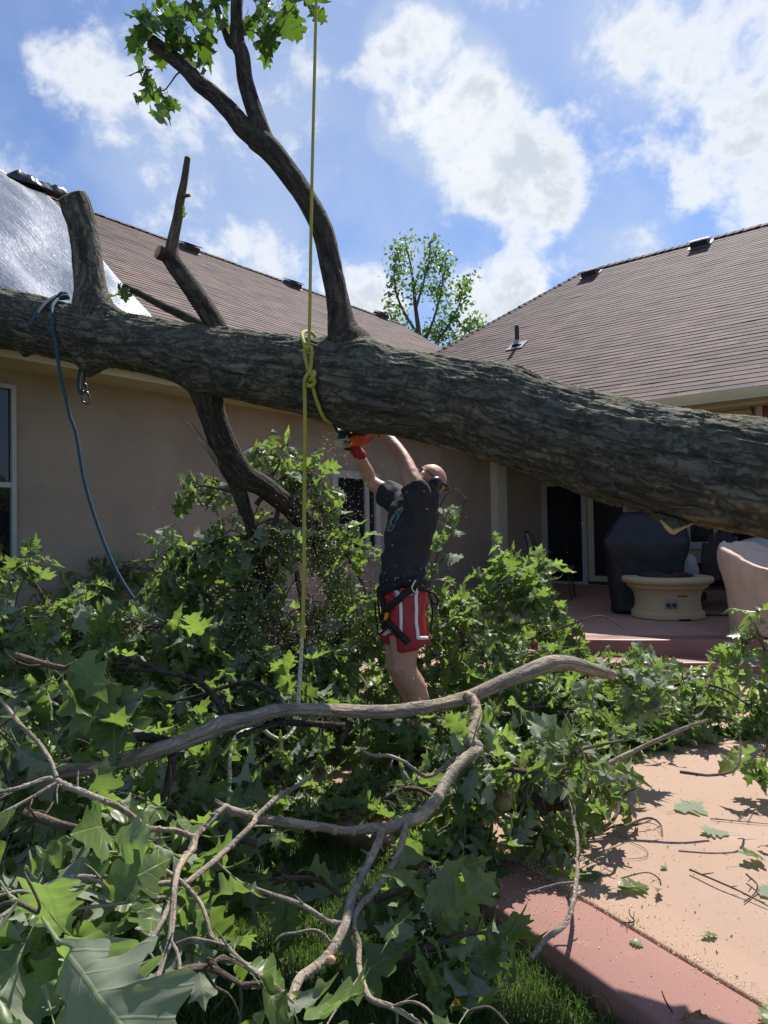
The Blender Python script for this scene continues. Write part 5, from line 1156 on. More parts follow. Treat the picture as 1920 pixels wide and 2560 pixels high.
SB(c9([(1250, 890, 2.06, 36), (1150, 850, 2.05, 34), (1050, 840, 2.04, 34), (940, 830, 2.03, 38), (880, 770, 2.03, 36), (760, 690, 2.03, 38), (640, 640, 2.03, 40), (520, 590, 2.04, 40), (410, 550, 2.05, 42), (370, 520, 2.05, 34), (300, 510, 2.05, 30), (200, 545, 2.03, 30), (80, 580, 2.0, 26), (-30, 600, 1.98, 22)]))
SB(c9([(360, 540, 2.04, 26), (260, 600, 2.0, 24), (120, 680, 1.96, 24), (-30, 760, 1.92, 24)])); SB(c9([(365, 500, 2.05, 28), (330, 400, 2.1, 26), (260, 290, 2.15, 28), (150, 180, 2.2, 28), (70, 80, 2.25, 26), (-20, -30, 2.3, 22)]))
SB(c9([(1180, 1190, 1.92, 34), (1050, 1190, 1.9, 34), (900, 1205, 1.88, 32), (740, 1235, 1.85, 36), (660, 1180, 1.84, 34), (540, 1145, 1.83, 34), (400, 1165, 1.8, 34), (340, 1185, 1.78, 32), (210, 1255, 1.74, 30), (100, 1340, 1.7, 28), (-20, 1420, 1.66, 26)]))
SB(c9([(220, 1255, 1.74, 18), (130, 1240, 1.73, 22), (-20, 1270, 1.7, 22)])); SB(c9([(1090, 1280, 1.88, 26), (950, 1285, 1.86, 26), (760, 1320, 1.83, 24), (560, 1345, 1.8, 22), (380, 1360, 1.78, 18), (280, 1375, 1.76, 12)]))
SB(c9([(1140, 1230, 1.88, 34), (1080, 1370, 1.8, 34), (1000, 1520, 1.73, 32), (920, 1650, 1.67, 28), (820, 1810, 1.6, 22)])); SB(c9([(1200, 1190, 1.93, 32), (1280, 1130, 1.98, 36), (1380, 1050, 2.04, 38), (1500, 940, 2.12, 38), (1640, 800, 2.2, 34)])+c8([(110, 750, 2.28, 32), (260, 620, 2.38, 34), (400, 540, 2.5, 26), (460, 490, 2.56, 18)]))
SB(c9([(1110, 1560, 1.68, 18), (1150, 1640, 1.64, 22), (1165, 1740, 1.6, 24), (1150, 1850, 1.56, 22), (1120, 1960, 1.52, 18)])); SB(c9([(720, 1560, 1.72, 12), (820, 1560, 1.7, 18), (940, 1610, 1.66, 16), (1030, 1720, 1.62, 12)]))
# dark under-branch and its fork on the left
DK = dict(m=LIMB)
SB(c6([(760, 365, 2.66, 40), (700, 345, 2.7, 40), (560, 325, 2.78, 38), (480, 300, 2.84, 36), (390, 265, 2.9, 32), (270, 205, 2.98, 38), (200, 165, 3.02, 40), (80, 140, 3.05, 38), (-30, 128, 3.1, 38)]), **DK)
SB(c6([(760, 390, 2.66, 34), (735, 480, 2.6, 36), (720, 580, 2.55, 34), (680, 660, 2.5, 30), (640, 730, 2.45, 30), (590, 830, 2.38, 34), (605, 930, 2.3, 36), (590, 1080, 2.2, 34), (640, 1190, 2.1, 30)]), **DK)
SB(c6([(590, 820, 2.38, 16), (510, 815, 2.36, 16), (430, 825, 2.34, 18), (370, 808, 2.3, 18), (280, 820, 2.26, 16), (210, 850, 2.2, 12)]), **DK)
SB(c6([(980, 240, 2.8, 24), (940, 180, 2.9, 26), (880, 110, 2.98, 26), (800, 70, 3.05, 22), (700, 50, 3.1, 20), (620, 10, 3.15, 16), (520, 0, 3.2, 15)]), **DK); SB(c6([(690, 50, 3.1, 14), (600, 40, 3.12, 14), (500, 30, 3.15, 10)]), **DK)
SB(c6([(1215, 200, 2.95, 22), (1190, 150, 3.05, 24), (1110, 110, 3.1, 26), (1060, 100, 3.14, 22), (960, 120, 3.18, 16), (840, 160, 3.22, 14), (720, 175, 3.25, 12), (640, 130, 3.28, 10)]), **DK)
SB(c8([(720, 130, 3.1, 60), (690, 165, 3.1, 44), (560, 160, 3.05, 40), (400, 150, 3.0, 40), (260, 150, 2.95, 40), (100, 195, 2.88, 36), (-20, 235, 2.82, 34)]), **DK); SB(c8([(700, 150, 3.1, 40), (670, 240, 3.05, 34), (640, 310, 3.0, 28)]), **DK)
SB(c8([(1390, 370, 3.0, 24), (1300, 450, 2.95, 26), (1210, 495, 2.9, 26), (1130, 450, 2.88, 24), (1060, 400, 2.86, 22), (960, 360, 2.84, 22), (860, 360, 2.82, 22), (780, 320, 2.8, 14)]))
SB(c7([(635, 1290, 2.25, 22), (700, 1205, 2.3, 24), (790, 1130, 2.36, 22), (825, 1000, 2.5, 20), (838, 850, 2.66, 16), (830, 740, 2.8, 14), (800, 620, 2.95, 12), (760, 540, 3.05, 9)])); SB(c7([(822, 960, 2.5, 10), (740, 970, 2.5, 9), (620, 1005, 2.5, 7)])); SB(c7([(800, 1100, 2.38, 9), (798, 1075, 2.4, 6)], ))
# sawn knot on the foreground branch
mb = MB(); ball(mb, P(600+590/2.592, 1750+1685/2.592, 1.90), (.014, .010, .012), None, 10, 7); mb.build('knot', CUT, BAR)

# ================================================================== LEAFY BOUGHS
LIMIT_Z = .012
def smooth_leaf(o, lv_, amp=.004):
    if lv_: bake(o, [('SUBSURF', dict(levels=lv_))], lambda v, n: v+n*(amp*fbm(v*34, 3, 6)[:, None]))
def bough(name, label, path, n, size, spread, seed, r0=.016, droop=.75, parent=None, twigs=None, sub=0, m=LEAF, group='leafy oak boughs heaped in the yard', flat=0.0):
    """path: (px, py, depth) in photo pixels; n leaves of given size spread round the path on drooping twigs"""
    r = np.random.default_rng(seed)
    pts = np.array([tuple(P(*q)) if q[2] > 0 else tuple(G(q[0], q[1], -q[2])) for q in path]); pts[:, 2] = np.maximum(pts[:, 2], .03)
    mb = MB(); p, rd = tube(mb, pts, np.linspace(r0, r0*.3, len(pts)), 8, 6, wob=.1, seed=seed)
    it = []; nt = twigs or max(4, n//7); per = n/nt
    T = np.gradient(p, axis=0); T /= np.linalg.norm(T, axis=1)[:, None]+1e-9
    for k in range(nt):
        i = min(len(p)-1, int(len(p)*(.08+.92*r.uniform()**.8))); a = p[i]
        d = unit(T[i]*.6+rvec(r)*np.array([1, 1, .55])+UPV*.08); L = spread*r.uniform(.45, 1.25)
        e = a+d*L+UPV*(-.30*L*droop); mid = a+d*L*.55+UPV*(.05*L); e[2] = max(e[2], .03); mid[2] = max(mid[2], .03)
        tp, _ = tube(mb, [a, mid, e], [.0055, .004, .0022], 5, 4, cap=False)
        if r.uniform() < .5:
            e2 = mid+unit(d+rvec(r))*L*.5; e2[2] = max(e2[2], .03); tube(mb, [mid, (mid+e2)/2+UPV*.02, e2], [.004, .003, .002], 5, 3, cap=False)
        else: e2 = None
        c = max(1, int(round(per+r.normal(0, .8))))
        for q in range(c):
            f = r.uniform(.45, 1.0) if q else 1.0; b_ = tp[int((len(tp)-1)*f)]
            if e2 is not None and q % 3 == 1: b_ = e2
            od = unit(d*.55+rvec(r)*.75-UPV*droop*r.uniform(.35, 1.25)); s = size*r.uniform(.70, 1.22)
            tipz = b_[2]+od[2]*s*1.25
            if tipz < LIMIT_Z: od = unit(np.array([od[0], od[1], (LIMIT_Z-b_[2])/(s*1.25)])) if b_[2] > LIMIT_Z else unit(np.array([od[0], od[1], .05]))
            nn = unit(rvec(r)*.8+UPV*.75*(1+flat)+d*.3)*(-1 if r.uniform() < .36 else 1)
            it.append((b_, od, nn, s, r.uniform(), r.integers(len(LV))))
    for k in range(max(3, nt//4)):                 # fine bare twigs among the leaves
        a = p[r.integers(1, len(p))]; d = unit(rvec(r)+UPV*.1); q_ = [a]
        for _ in range(4): d = unit(d+rvec(r)*.45); e = q_[-1]+d*spread*r.uniform(.25, .5); e[2] = max(e[2], .02); q_.append(e)
        tube(mb, q_, [.0042, .0036, .003, .0022, .0012], 5, 2, cap=False)
        b_ = q_[2]; e = b_+unit(rvec(r)+d)*spread*.4; e[2] = max(e[2], .02); tube(mb, [b_, (b_+e)/2+rvec(r)*.01, e], [.0028, .002, .001], 5, 2, cap=False)
    lv = MB(); leaves(lv, it)
    V = lv.V
    for i in range(len(V)): V[i][:, 2] = np.maximum(V[i][:, 2], .004)
    if parent is None:
        o = empty(name, pts[0], label, 'branch', group); mb.build('limb', TWIG, o); f_ = lv.build('foliage', m, o); smooth_leaf(f_, sub)
    else:
        o = mb.build(name, TWIG, parent); lv.build('foliage', m, o)
    return o
def tb_(path, n, size, spread, seed, **k): return bough('bough', None, path, n, size, spread, seed, parent=tree, **k)
# boughs still joined to the fallen tree's lower limb
tb_([(640, 1260, 5.0), (700, 1200, 5.1), (760, 1180, 5.1), (800, 1260, 5.1), (820, 1340, 5.1)], 203, 0.15, .22, 201, r0=.02)
tb_([(745, 1290, 5.1), (810, 1320, 5.1), (880, 1410, 5.0), (920, 1500, 4.9), (930, 1590, 4.9)], 288, 0.156, .28, 202, r0=.02)
tb_([(620, 1240, 4.95), (560, 1225, 4.9), (500, 1215, 4.85), (475, 1240, 4.85)], 25, 0.169, .10, 203)
tb_([(650, 1240, 5.0), (700, 1150, 5.0), (640, 1135, 5.0)], 22, 0.158, .14, 2031, r0=.012)
tb_([(640, 1340, 4.9), (560, 1350, 4.8), (490, 1380, 4.7), (450, 1450, 4.65)], 228, 0.15, .26, 204, r0=.02)
tb_([(660, 1430, 4.85), (600, 1500, 4.7), (520, 1570, 4.5), (480, 1640, 4.4)], 252, 0.156, .34, 205, r0=.02)
tb_([(740, 1420, 4.9), (760, 1540, 4.8), (780, 1640, 4.7), (800, 1720, 4.6)], 288, 0.156, .36, 206, r0=.02)
tb_([(700, 1260, 4.9), (680, 1330, 4.85), (640, 1420, 4.8), (600, 1480, 4.8)], 203, 0.15, .30, 207, r0=.02)
tb_([(700, 1500, 4.7), (680, 1620, 4.5), (640, 1720, 4.3), (600, 1760, 4.2)], 228, 0.156, .34, 208, r0=.018)

B = lambda label, *a, **k: bough('oak_bough', label, *a, **k)
B('dim leafy bough heaped in the shade against the tan wall', [(520, 1440, 7.0), (420, 1430, 6.7), (320, 1420, 6.5), (230, 1450, 6.3)], 144, 0.146, .28, 301)
B('dark leaf clump low under the blue rope, at the foot of the wall', [(430, 1530, 6.3), (330, 1530, 6.1), (230, 1550, 5.9), (120, 1560, 5.7)], 203, 0.146, .28, 302)
B('small leafy spray below the tall window at the left edge', [(140, 1540, 4.9), (70, 1440, 4.8), (10, 1400, 4.7), (-40, 1430, 4.6)], 51, 0.169, .16, 303)
B('sunlit bough with large bright leaves where the blue rope drops into the pile', [(520, 1560, 4.2), (430, 1565, 4.1), (350, 1570, 4.0), (270, 1600, 3.9)], 120, 0.184, .24, 304, flat=.5, sub=1)
B('leafy bough left of the blue rope, beneath the dark wall leaves', [(330, 1690, 3.9), (210, 1600, 3.8), (110, 1550, 3.7), (20, 1540, 3.6)], 180, 0.165, .28, 305)
B('bright leaves above the dark side branch at the left edge', [(300, 1760, 3.5), (170, 1690, 3.4), (70, 1640, 3.3), (-30, 1630, 3.2)], 156, 0.165, .28, 306)
B('pair of broad leaf sprays hanging over the dark side branch', [(40, 1640, 2.7), (130, 1665, 2.65), (210, 1680, 2.6), (250, 1700, 2.6)], 22, 0.226, .12, 307, droop=1.2, sub=1)
B('leafy bough between the white rope core and the dark side branch', [(620, 1790, 4.1), (500, 1750, 4.0), (400, 1760, 3.9), (300, 1790, 3.8)], 228, 0.16, .32, 308)
B('leafy sprig beside the back of the man at shirt height', [(1040, 1560, 5.3), (1075, 1380, 5.2), (1105, 1255, 5.1), (1140, 1225, 5.0), (1168, 1250, 4.95)], 18, 0.169, .075, 309, r0=.010)
B('drooping sprig behind the waist of the man', [(1040, 1560, 5.0), (1080, 1440, 4.95), (1095, 1385, 4.9), (1110, 1400, 4.85)], 12, 0.158, .05, 310, r0=.008)
B('tall leafy dome between the man and the fire pit', [(1080, 1640, 5.2), (1180, 1530, 5.2), (1270, 1440, 5.2), (1315, 1425, 5.2), (1350, 1480, 5.1)], 276, 0.15, .22, 311, r0=.02)
B('leafy bough in front of the tall dome, nearest the deck step', [(1150, 1640, -0.2), (1270, 1570, -0.5), (1380, 1560, -0.5), (1440, 1640, -0.25)], 240, 0.156, .24, 312)
B('leafy bough right behind the legs of the man', [(960, 1680, 4.8), (1050, 1600, 4.9), (1130, 1560, 4.9), (1170, 1640, 4.7)], 240, 0.156, .32, 313)
B('leaf mass under the raised end of the bare branch', [(1080, 1740, -0.15), (1200, 1690, -0.35), (1330, 1640, -0.4), (1400, 1680, -0.25)], 203, 0.16, .28, 314)
B('arching sprays in front of the red steps', [(1400, 1760, -0.08), (1480, 1690, -0.2), (1560, 1665, -0.3), (1630, 1690, -0.18)], 68, 0.175, .14, 315)
B('leafy bough lying on the patio below the canvas chair', [(1480, 1840, -.06), (1600, 1800, -.18), (1720, 1780, -.20), (1850, 1800, -.10)], 132, 0.156, .17, 316)
B('upright spray at the right edge in front of the canvas chair', [(1980, 1780, 4.7), (1930, 1670, 4.7), (1900, 1600, 4.7), (1870, 1610, 4.65)], 51, 0.192, .13, 317)
B('broad bough right of the forked bare branch', [(1180, 1830, -0.1), (1320, 1770, -0.28), (1450, 1780, -0.25), (1580, 1810, -0.1)], 240, 0.16, .25, 318)
B('bough with dark glossy leaves in front of the sawn log', [(1120, 1960, -.12), (1230, 1925, -.34), (1340, 1930, -.38), (1450, 1930, -.30), (1540, 1920, -.15)], 180, 0.16, .22, 319)
B('small leaf clump hanging over the joint of the red border', [(1270, 1990, -0.1), (1320, 2030, -0.16), (1360, 2070, -0.14), (1390, 2090, -0.08)], 29, 0.175, .11, 320)
B('few leaves hanging in at the right edge over the patio', [(1990, 1840, 3.6), (1930, 1860, 3.6), (1900, 1890, 3.6)], 10, 0.192, .06, 321, r0=.006)
B('bright translucent leaves under the middle of the bare branch', [(960, 1800, -0.2), (1040, 1790, -0.35), (1120, 1830, -0.3), (1160, 1880, -0.15)], 132, 0.165, .24, 322)
B('leafy bough at the feet of the man, behind the bare branch', [(760, 1720, -0.15), (880, 1680, -0.3), (930, 1740, -0.25), (960, 1790, -0.15)], 168, 0.15, .24, 323)
B('dull grey green bough on the ground below the fork', [(940, 2010, -0.05), (1030, 1970, -0.15), (1120, 2020, -0.15), (1170, 2080, -0.08)], 132, 0.16, .19, 324)
B('bough lying along the shaded side of the hanging white core', [(640, 1980, 3.2), (520, 1960, 3.2), (400, 1990, 3.1), (290, 2020, 3.0)], 228, 0.165, .30, 325)
B('big pale leaves at the left edge beside the thin bare twigs', [(-140, 1780, 2.3), (-60, 1820, 2.28), (0, 1890, 2.25), (30, 1990, 2.2)], 34, 0.226, .16, 326, droop=1.0, sub=1)
B('grey backed leaves hanging below the thick left end of the bare branch', [(60, 2030, 2.15), (150, 2060, 2.15), (240, 2080, 2.12), (310, 2110, 2.1)], 37, 0.215, .15, 327, droop=1.0, sub=1)
B('pale bough under the crossing bare twigs', [(640, 2110, 2.55), (500, 2080, 2.5), (380, 2120, 2.4), (250, 2180, 2.3)], 156, 0.169, .26, 328, flat=.4)
B('leafy bough under the zigzag bare twig left of the grass', [(520, 2240, 2.15), (400, 2200, 2.1), (290, 2230, 2.0), (160, 2290, 1.9)], 51, 0.198, .20, 329, flat=.4, sub=1)
B('bright broad leaves beside the thick forked twig', [(600, 2230, 2.4), (700, 2200, 2.42), (790, 2200, 2.45), (850, 2240, 2.4)], 18, 0.203, .10, 330, flat=.5, sub=1)
B('dark leafy bough hanging over the lawn edge of the red border', [(880, 2270, -0.1), (990, 2230, -0.2), (1080, 2200, -0.2), (1150, 2190, -0.12)], 60, 0.186, .13, 331, sub=1)
B('deep shaded leaves at the bottom, right of the thick forked twig', [(1000, 2400, -0.06), (1070, 2370, -0.16), (1140, 2340, -0.16), (1220, 2330, -0.1)], 25, 0.192, .09, 332, sub=1)
B('leaves on shaded lawn between bare twigs at the bottom', [(330, 2520, 1.5), (430, 2440, 1.6), (520, 2420, 1.7), (620, 2470, 1.65)], 10, 0.181, .12, 333, flat=.6, sub=1)
B('leafy bough under the end of the bare branch, on the patio', [(1350, 1800, -0.1), (1440, 1750, -0.25), (1530, 1750, -0.25), (1640, 1790, -0.12)], 168, 0.16, .24, 334)
B('leafy spray between the grey stick and the upright spray at the right edge', [(1600, 1750, -.1), (1700, 1710, -.28), (1800, 1720, -.30), (1880, 1770, -.15)], 110, .165, .20, 337)
B('leaf sprig drooping over the right end of the bare branch', [(1400, 1760, -.3), (1470, 1680, -.55), (1530, 1680, -.6), (1580, 1720, -.5)], 46, .17, .12, 338)
B('low bough filling the gap behind the hanging rope tail', [(560, 1700, 4.5), (660, 1700, 4.4), (760, 1760, 4.2), (840, 1780, 4.1)], 203, 0.16, .30, 335)
B('dark leaves in the hollow below the left bare branch', [(40, 1960, 3.1), (170, 1900, 3.2), (300, 1880, 3.3), (420, 1870, 3.3)], 180, 0.165, .28, 336)

# the very large leaves close to the camera, one spray of its own
t = empty('oak_bough', P(60, 2290, .95), 'spray of very large pale green leaves close to camera at lower left corner', 'branch', 'leafy oak boughs heaped in the yard')
mb = MB(); tube(mb, [P(-40, 2290, .98), P(30, 2255, .97), P(95, 2282, .95)], [.004, .0035, .003], 8, 5); tube(mb, [P(95, 2282, .95), P(97, 2255, .95), P(60, 2180, .97)], [.0025, .002, .002], 8, 4); mb.build('limb', TWIG, t)
big = [((95, 2282, .95), (300, 2580, .80), .235, 3, (-0.25, .9, -.6)), ((97, 2270, .95), (255, 2420, 1.0), .20, 0, (.35, .8, -.5)), ((90, 2290, .96), (10, 2480, .9), .19, 1, (-.2, .9, -.5)), ((40, 2260, .97), (-60, 2420, .9), .18, 4, (.4, -.8, .4)),
       ((120, 2470, .95), (150, 2640, .88), .20, 9, (.1, -.9, .3)), ((60, 2180, .97), (130, 2220, 1.05), .14, 0, (0, -.4, .9)), ((30, 2250, .97), (-40, 2140, 1.0), .16, 3, (0, -.5, .8)), ((20, 2440, .93), (-30, 2600, .85), .19, 0, (.2, -1, .2))]
lv = MB(); leaves(lv, [(P(*a), unit(vec(P(*b_))-vec(P(*a))), unit(c), s, .35+.5*((i*37) % 10)/10, v) for i, (a, b_, s, v, c) in enumerate(big)]); smooth_leaf(lv.build('foliage', LEAF, t), 2, .006)
t = empty('oak_bough', P(1150, 2540, 1.4), 'thin twig tip with one pale leaf and one rusty leaf at bottom edge', 'branch', 'leafy oak boughs heaped in the yard')
mb = MB(); tube(mb, [P(1300, 2600, 1.4), P(1235, 2525, 1.42), P(1195, 2520, 1.42), (P(1160, 2535, 1.42))], [.003, .003, .0025, .002], 8, 5); mb.build('limb', TWIG, t)
lv = MB(); leaves(lv, [(P(1165, 2532, 1.42), unit(vec(P(1110, 2620, 1.3))-vec(P(1165, 2532, 1.42))), (.2, -.6, .7), .15, .9, 0)]); lv.build('foliage', LEAF, t)
lv = MB(); leaves(lv, [(P(1180, 2530, 1.46), unit(vec(P(1120, 2500, 1.5))-vec(P(1180, 2530, 1.46))), (0, -.6, .7), .075, .5, 5)]); lv.build('dry_leaf', LEAF_DRY, t)

# loose leaf litter under the boughs: nobody could count it
r = np.random.default_rng(404); it = []
def inpile(X, Y):
    d = ray(0, 0)
    v = CR.transposed() @ Vector((X, Y, -CAMZ)); px = v.x/-v.z*FPX+960; py = 1280-v.y/-v.z*FPX
    return px, py
while len(it) < 3600:
    Y = r.uniform(1.6, 6.3); X = r.uniform(-.62*Y-.2, .50*Y); px, py = inpile(X, Y)
    lim = np.interp(px, [0, 500, 800, 1000, 1250, 1450, 1700, 1900], [2400, 2200, 2080, 2080, 2040, 1940, 1840, 1760])
    if py > lim or not (-80 < px < 1950): continue
    if 620 < px < 900 and 1870 < py < 1975 and r.uniform() < .8: continue
    if px > 1500 and py < 1700: continue
    z0 = -.11 if (py > 2100 and px < 900) else .015
    a = r.uniform(0, 6.28); z = z0+r.uniform(0, .06 if py > 1950 else .16)
    it.append(((X, Y, z), unit((math.cos(a), math.sin(a), r.normal(0, .18))), unit(UPV+rvec(r)*.38), r.uniform(.12, .185), r.uniform(), r.integers(len(LV))))
lv = MB(); leaves(lv, it); tag(lv.build('leaf_litter', LEAF), kind='stuff')
# thin bare sticks in the pile
SL_ = [('grey stick lying across the leaves below the deck steps', [(1500, 1920, 3.35), (1600, 1870, 3.4), (1700, 1825, 3.42), (1770, 1800, 3.46)], 13),
       ('slim forked stick on the patio in front of the broad bough', [(1440, 2090, 2.92), (1500, 2075, 2.95), (1540, 2040, 3.0), (1555, 1990, 3.1), (1590, 1970, 3.1)], 11),
       ('thin branch with curved dark twigs at the right edge of the heap', [(1700, 1930, 3.25), (1780, 1938, 3.22), (1840, 1920, 3.25), (1852, 1860, 3.4), (1838, 1820, 3.45)], 8),
       ('crooked dark stick with twig tips in front of the grey stick', [(1560, 2065, 2.95), (1620, 2045, 3.0), (1650, 2060, 2.95), (1656, 2090, 2.88)], 6),
       ('long thin pale stick rising from the leaves left of the man', [(250, 1700, 4.0), (380, 1740, 3.9), (480, 1790, 3.8)], 6),
       ('straight thin twig in the leaves below the grey stick', [(1300, 1960, 3.2), (1440, 1880, 3.4), (1560, 1850, 3.5)], 9),
       ('bare twig arching over the leaves before the fire pit', [(1320, 1600, 4.6), (1430, 1560, 4.6), (1500, 1540, 4.6), (1560, 1570, 4.5)], 5)]
for i, (lb_, pth, wd) in enumerate(SL_):
    o = stick([(x, y, Y, wd*(1-.12*k_)) for k_, (x, y, Y) in enumerate(pth)], 'stick', None, SMOOTHBARK if i in (0, 4) else TWIG, seed=500+i, n=8); tag(o, lb_, 'stick', 'loose sticks in the leaf heap')
# sawn log piece on the patio
lg = empty('log_piece', G(1290, 2020, .05), 'short sawn oak log with pale cut end lying in the leaves beside the border', 'log')
mb = MB(); pl_ = [(1262, 1995, 3.05, 66), (1300, 2010, 3.12, 60), (1350, 2010, 3.22, 56), (1410, 1995, 3.35, 50), (1460, 1975, 3.45, 46)]
pp_ = np.array([tuple(P(x, y, Y)) for x, y, Y, w_ in pl_]); rr = np.array([w_/2*Y/FPX for x, y, Y, w_ in pl_]); mb, p, rd, T, L, nb = bark_surface(pp_, rr, 90, 40, .005, 91); mb.build('trunk_piece', LIMB, lg)
mb = MB(); lathe(mb, [(rd[0]*.97, -.002), (rd[0]*.94, .005), (.001, .012)], p[0], 20, [nb[0][0], -nb[1][0], -T[0]]); mb.build('sawn_end', CUT, lg)
mb = MB(); cr_ = vec(P(1540, 1955, 3.2)); 
for q in range(4): tube(mb, [cr_+np.array([-.02+q*.008, 0, -.03]), cr_+np.array([-.005+q*.008, -.02, .03]), cr_+np.array([.02+q*.008, 0, .055]), cr_+np.array([.03+q*.008, .02, -.02])], .005, 6, 5)
tag(mb.build('rope_scrap', WROPE), 'small pale loop of rope caught in the leaves on the patio', 'rope')

# ------------------------------------------------------------------ loose leaves and twigs on the patio
def flat_leaf(label, px, py, size, ang, v, m=LEAF, rnd=.5, up=True, name='fallen_leaf', z=.012):
    g = G(px, py, z); lv = MB(); a = math.radians(ang); d = np.array([math.cos(a), math.sin(a), .04]); off_ = d*size*.6
    leaves(lv, [(vec(g)-off_, d, (0, 0, 1.0) if up else (0, 0, -1.0), size, rnd, v)])
    for i in range(len(lv.V)):
        mn = lv.V[i][:, 2].min(); lv.V[i][:, 2] = (lv.V[i][:, 2]-mn)*.30+.005
    o = lv.build(name, m); tag(o, label, 'leaf', 'loose leaves fallen on the patio')
q7 = lambda x, y: (960+x/1.728, 1650+y/1.728)
flat_leaf('leaf lying on the pink slab right beside the border joint, below the hanging clump', *q7(905, 925), .13, 200, 9)
flat_leaf('dark glossy leaf dusted with sawdust near the border joint', *q7(1055, 985), .15, 15, 0, rnd=.3)
flat_leaf('curled brown leaf touching the dusted dark leaf', *q7(1185, 1008), .10, 60, 5, LEAF_DRY)
flat_leaf('small dark leaf lying on the red border strip', *q7(870, 1100), .11, 290, 3, rnd=.3)
flat_leaf('scrap of leaf on the red border near the joint', *q7(1078, 1215), .055, 320, 0)
flat_leaf('small curled green leaf alone on the pink slab', *q7(1392, 1188), .075, 10, 6)
flat_leaf('pale underside leaf alone in the sun on the patio', *q7(1450, 742), .15, 175, 0, up=False, rnd=.9)
flat_leaf('pale leaf pair half under the leafy heap', *q7(1300, 640), .19, 20, 4, up=False, rnd=.8)
flat_leaf('crinkled grey leaf near the right edge of the patio', *q7(1580, 862), .16, 5, 7, rnd=.4)
flat_leaf('brown dried leaf right behind the crinkled grey leaf', *q7(1648, 820), .10, 120, 5, LEAF_DRY)
flat_leaf('green leaf cut off by the right edge on the patio', *q7(1655, 1000), .14, 30, 0, up=False, rnd=.7)
flat_leaf('leaf at the lower right corner on the red border', *q7(1655, 1535), .10, 240, 1, rnd=.7)
flat_leaf('tiny leaf scrap in the middle of the pink slab', *q7(1205, 893), .04, 30, 0, rnd=.3)
flat_leaf('big curled brown leaf at the bottom edge on the red border', *q7(1350, 1515), .13, 150, 5, LEAF_DRY, z=.05)
def ptwig(label, l, w_=.0035, z=.008):
    pts = [G(*q7(x, y), z+(dz if len(q) else 0)) for (x, y, *q) in l for dz in [q[0] if q else 0]]
    mb = MB(); rg = np.random.default_rng(int(l[0][0])); p, rd = tube(mb, pts, np.linspace(w_, w_*.5, len(pts)), 7, 5, wob=.2, seed=int(l[0][0]))
    for i in range(2, len(p)-1, 5):
        if rg.uniform() < .6: e = p[i]+unit(np.array([rg.normal(), rg.normal(), .25]))*rg.uniform(.02, .06); e[2] = max(e[2], .006); tube(mb, [p[i], e], [rd[i]*.8, rd[i]*.4], 5, 1)
    tag(mb.build('twig', TWIG), label, 'twig', 'loose twigs on the patio')
ptwig('long straight dark twig on the patio at the right edge', [(1320, 905, .01), (1450, 960, .015), (1560, 1010, .01), (1700, 1085)], .0042)
ptwig('short hooked twig resting on the long straight twig', [(1565, 925, .02), (1612, 970, .015), (1600, 1010), (1555, 1045)], .004)
ptwig('curved hair thin twig in the middle of the pink slab', [(1010, 755), (1080, 790), (1132, 820), (1130, 850), (1020, 862)], .0018)
ptwig('small crooked twig across the border joint', [(1020, 1135), (1080, 1130), (1062, 1100, .02), (1060, 1075, .02)], .003)
ptwig('bent twig with fork on the patio behind the long straight twig', [(1530, 690), (1560, 650, .01), (1600, 640), (1570, 700)], .0025)
ptwig('straight thin twig running to the right edge behind the pale leaf', [(1410, 685), (1520, 695), (1700, 712)], .0028)
ptwig('forked twig lying before the sawn log', [(840, 765), (930, 750, .01), (1000, 715, .02), (1100, 710, .02), (1155, 690, .03)], .0055)
ptwig('thin curved twig end in front of the heap', [(1130, 700, .02), (1180, 715, .01), (1205, 765)], .002)
ptwig('upright broken twig at the bottom of the red border', [(1245, 1520), (1215, 1470, .05), (1200, 1430, .08)], .003)

# ------------------------------------------------------------------ grass, sawdust
r = np.random.default_rng(77); N_ = 60000
Yg = r.uniform(1.15, 4.2, N_*3)**1.0; Xg = r.uniform(-.66, .45, N_*3)*Yg
oj = outer[np.argsort(outer[:, 1])]; edge = np.interp(Yg, oj[:, 1], oj[:, 0]); keep = (Xg < edge-.015); Xg, Yg = Xg[keep][:N_], Yg[keep][:N_]; n_ = len(Xg)
pat = fbm(np.stack([Xg*3, Yg*3, 0*Xg], 1), 3, 4); h = (.055+.05*r.uniform(size=n_)+.03*pat)*(1+.9*np.exp(-np.abs(Xg-np.interp(Yg, oj[:, 1], oj[:, 0]))/.06)*r.uniform(size=n_))
a = r.uniform(0, 6.283, n_); lean = r.uniform(.1, .9, n_); la = r.uniform(0, 6.283, n_); wd = r.uniform(.0012, .0026, n_)
bx = np.stack([np.cos(a), np.sin(a), 0*a], 1)*wd[:, None]; ld_ = np.stack([np.cos(la), np.sin(la), 0*la], 1)
base_ = np.stack([Xg, Yg, np.full(n_, -.125)], 1); m1 = base_+ld_*(lean*h*.3)[:, None]+UPV*(h*.6)[:, None]; tpp = base_+ld_*(lean*h*.95)[:, None]+UPV*(h*(1-.35*lean))[:, None]
V = np.stack([base_-bx, base_+bx, m1+bx*.8, m1-bx*.8, tpp], 1).reshape(-1, 3); k5 = np.arange(n_)*5
rn = np.clip(r.beta(1.2, 3, n_)+.25*pat, 0, 1)
mb = MB(); mb.add(V, np.stack([k5, k5+1, k5+2, k5+3], 1), None, np.repeat(rn, 5)); mb.Q = [mb.Q[0]]; mb.T.append(np.stack([k5+3, k5+2, k5+4], 1))
tag(mb.build('grass', GRASS), kind='stuff')

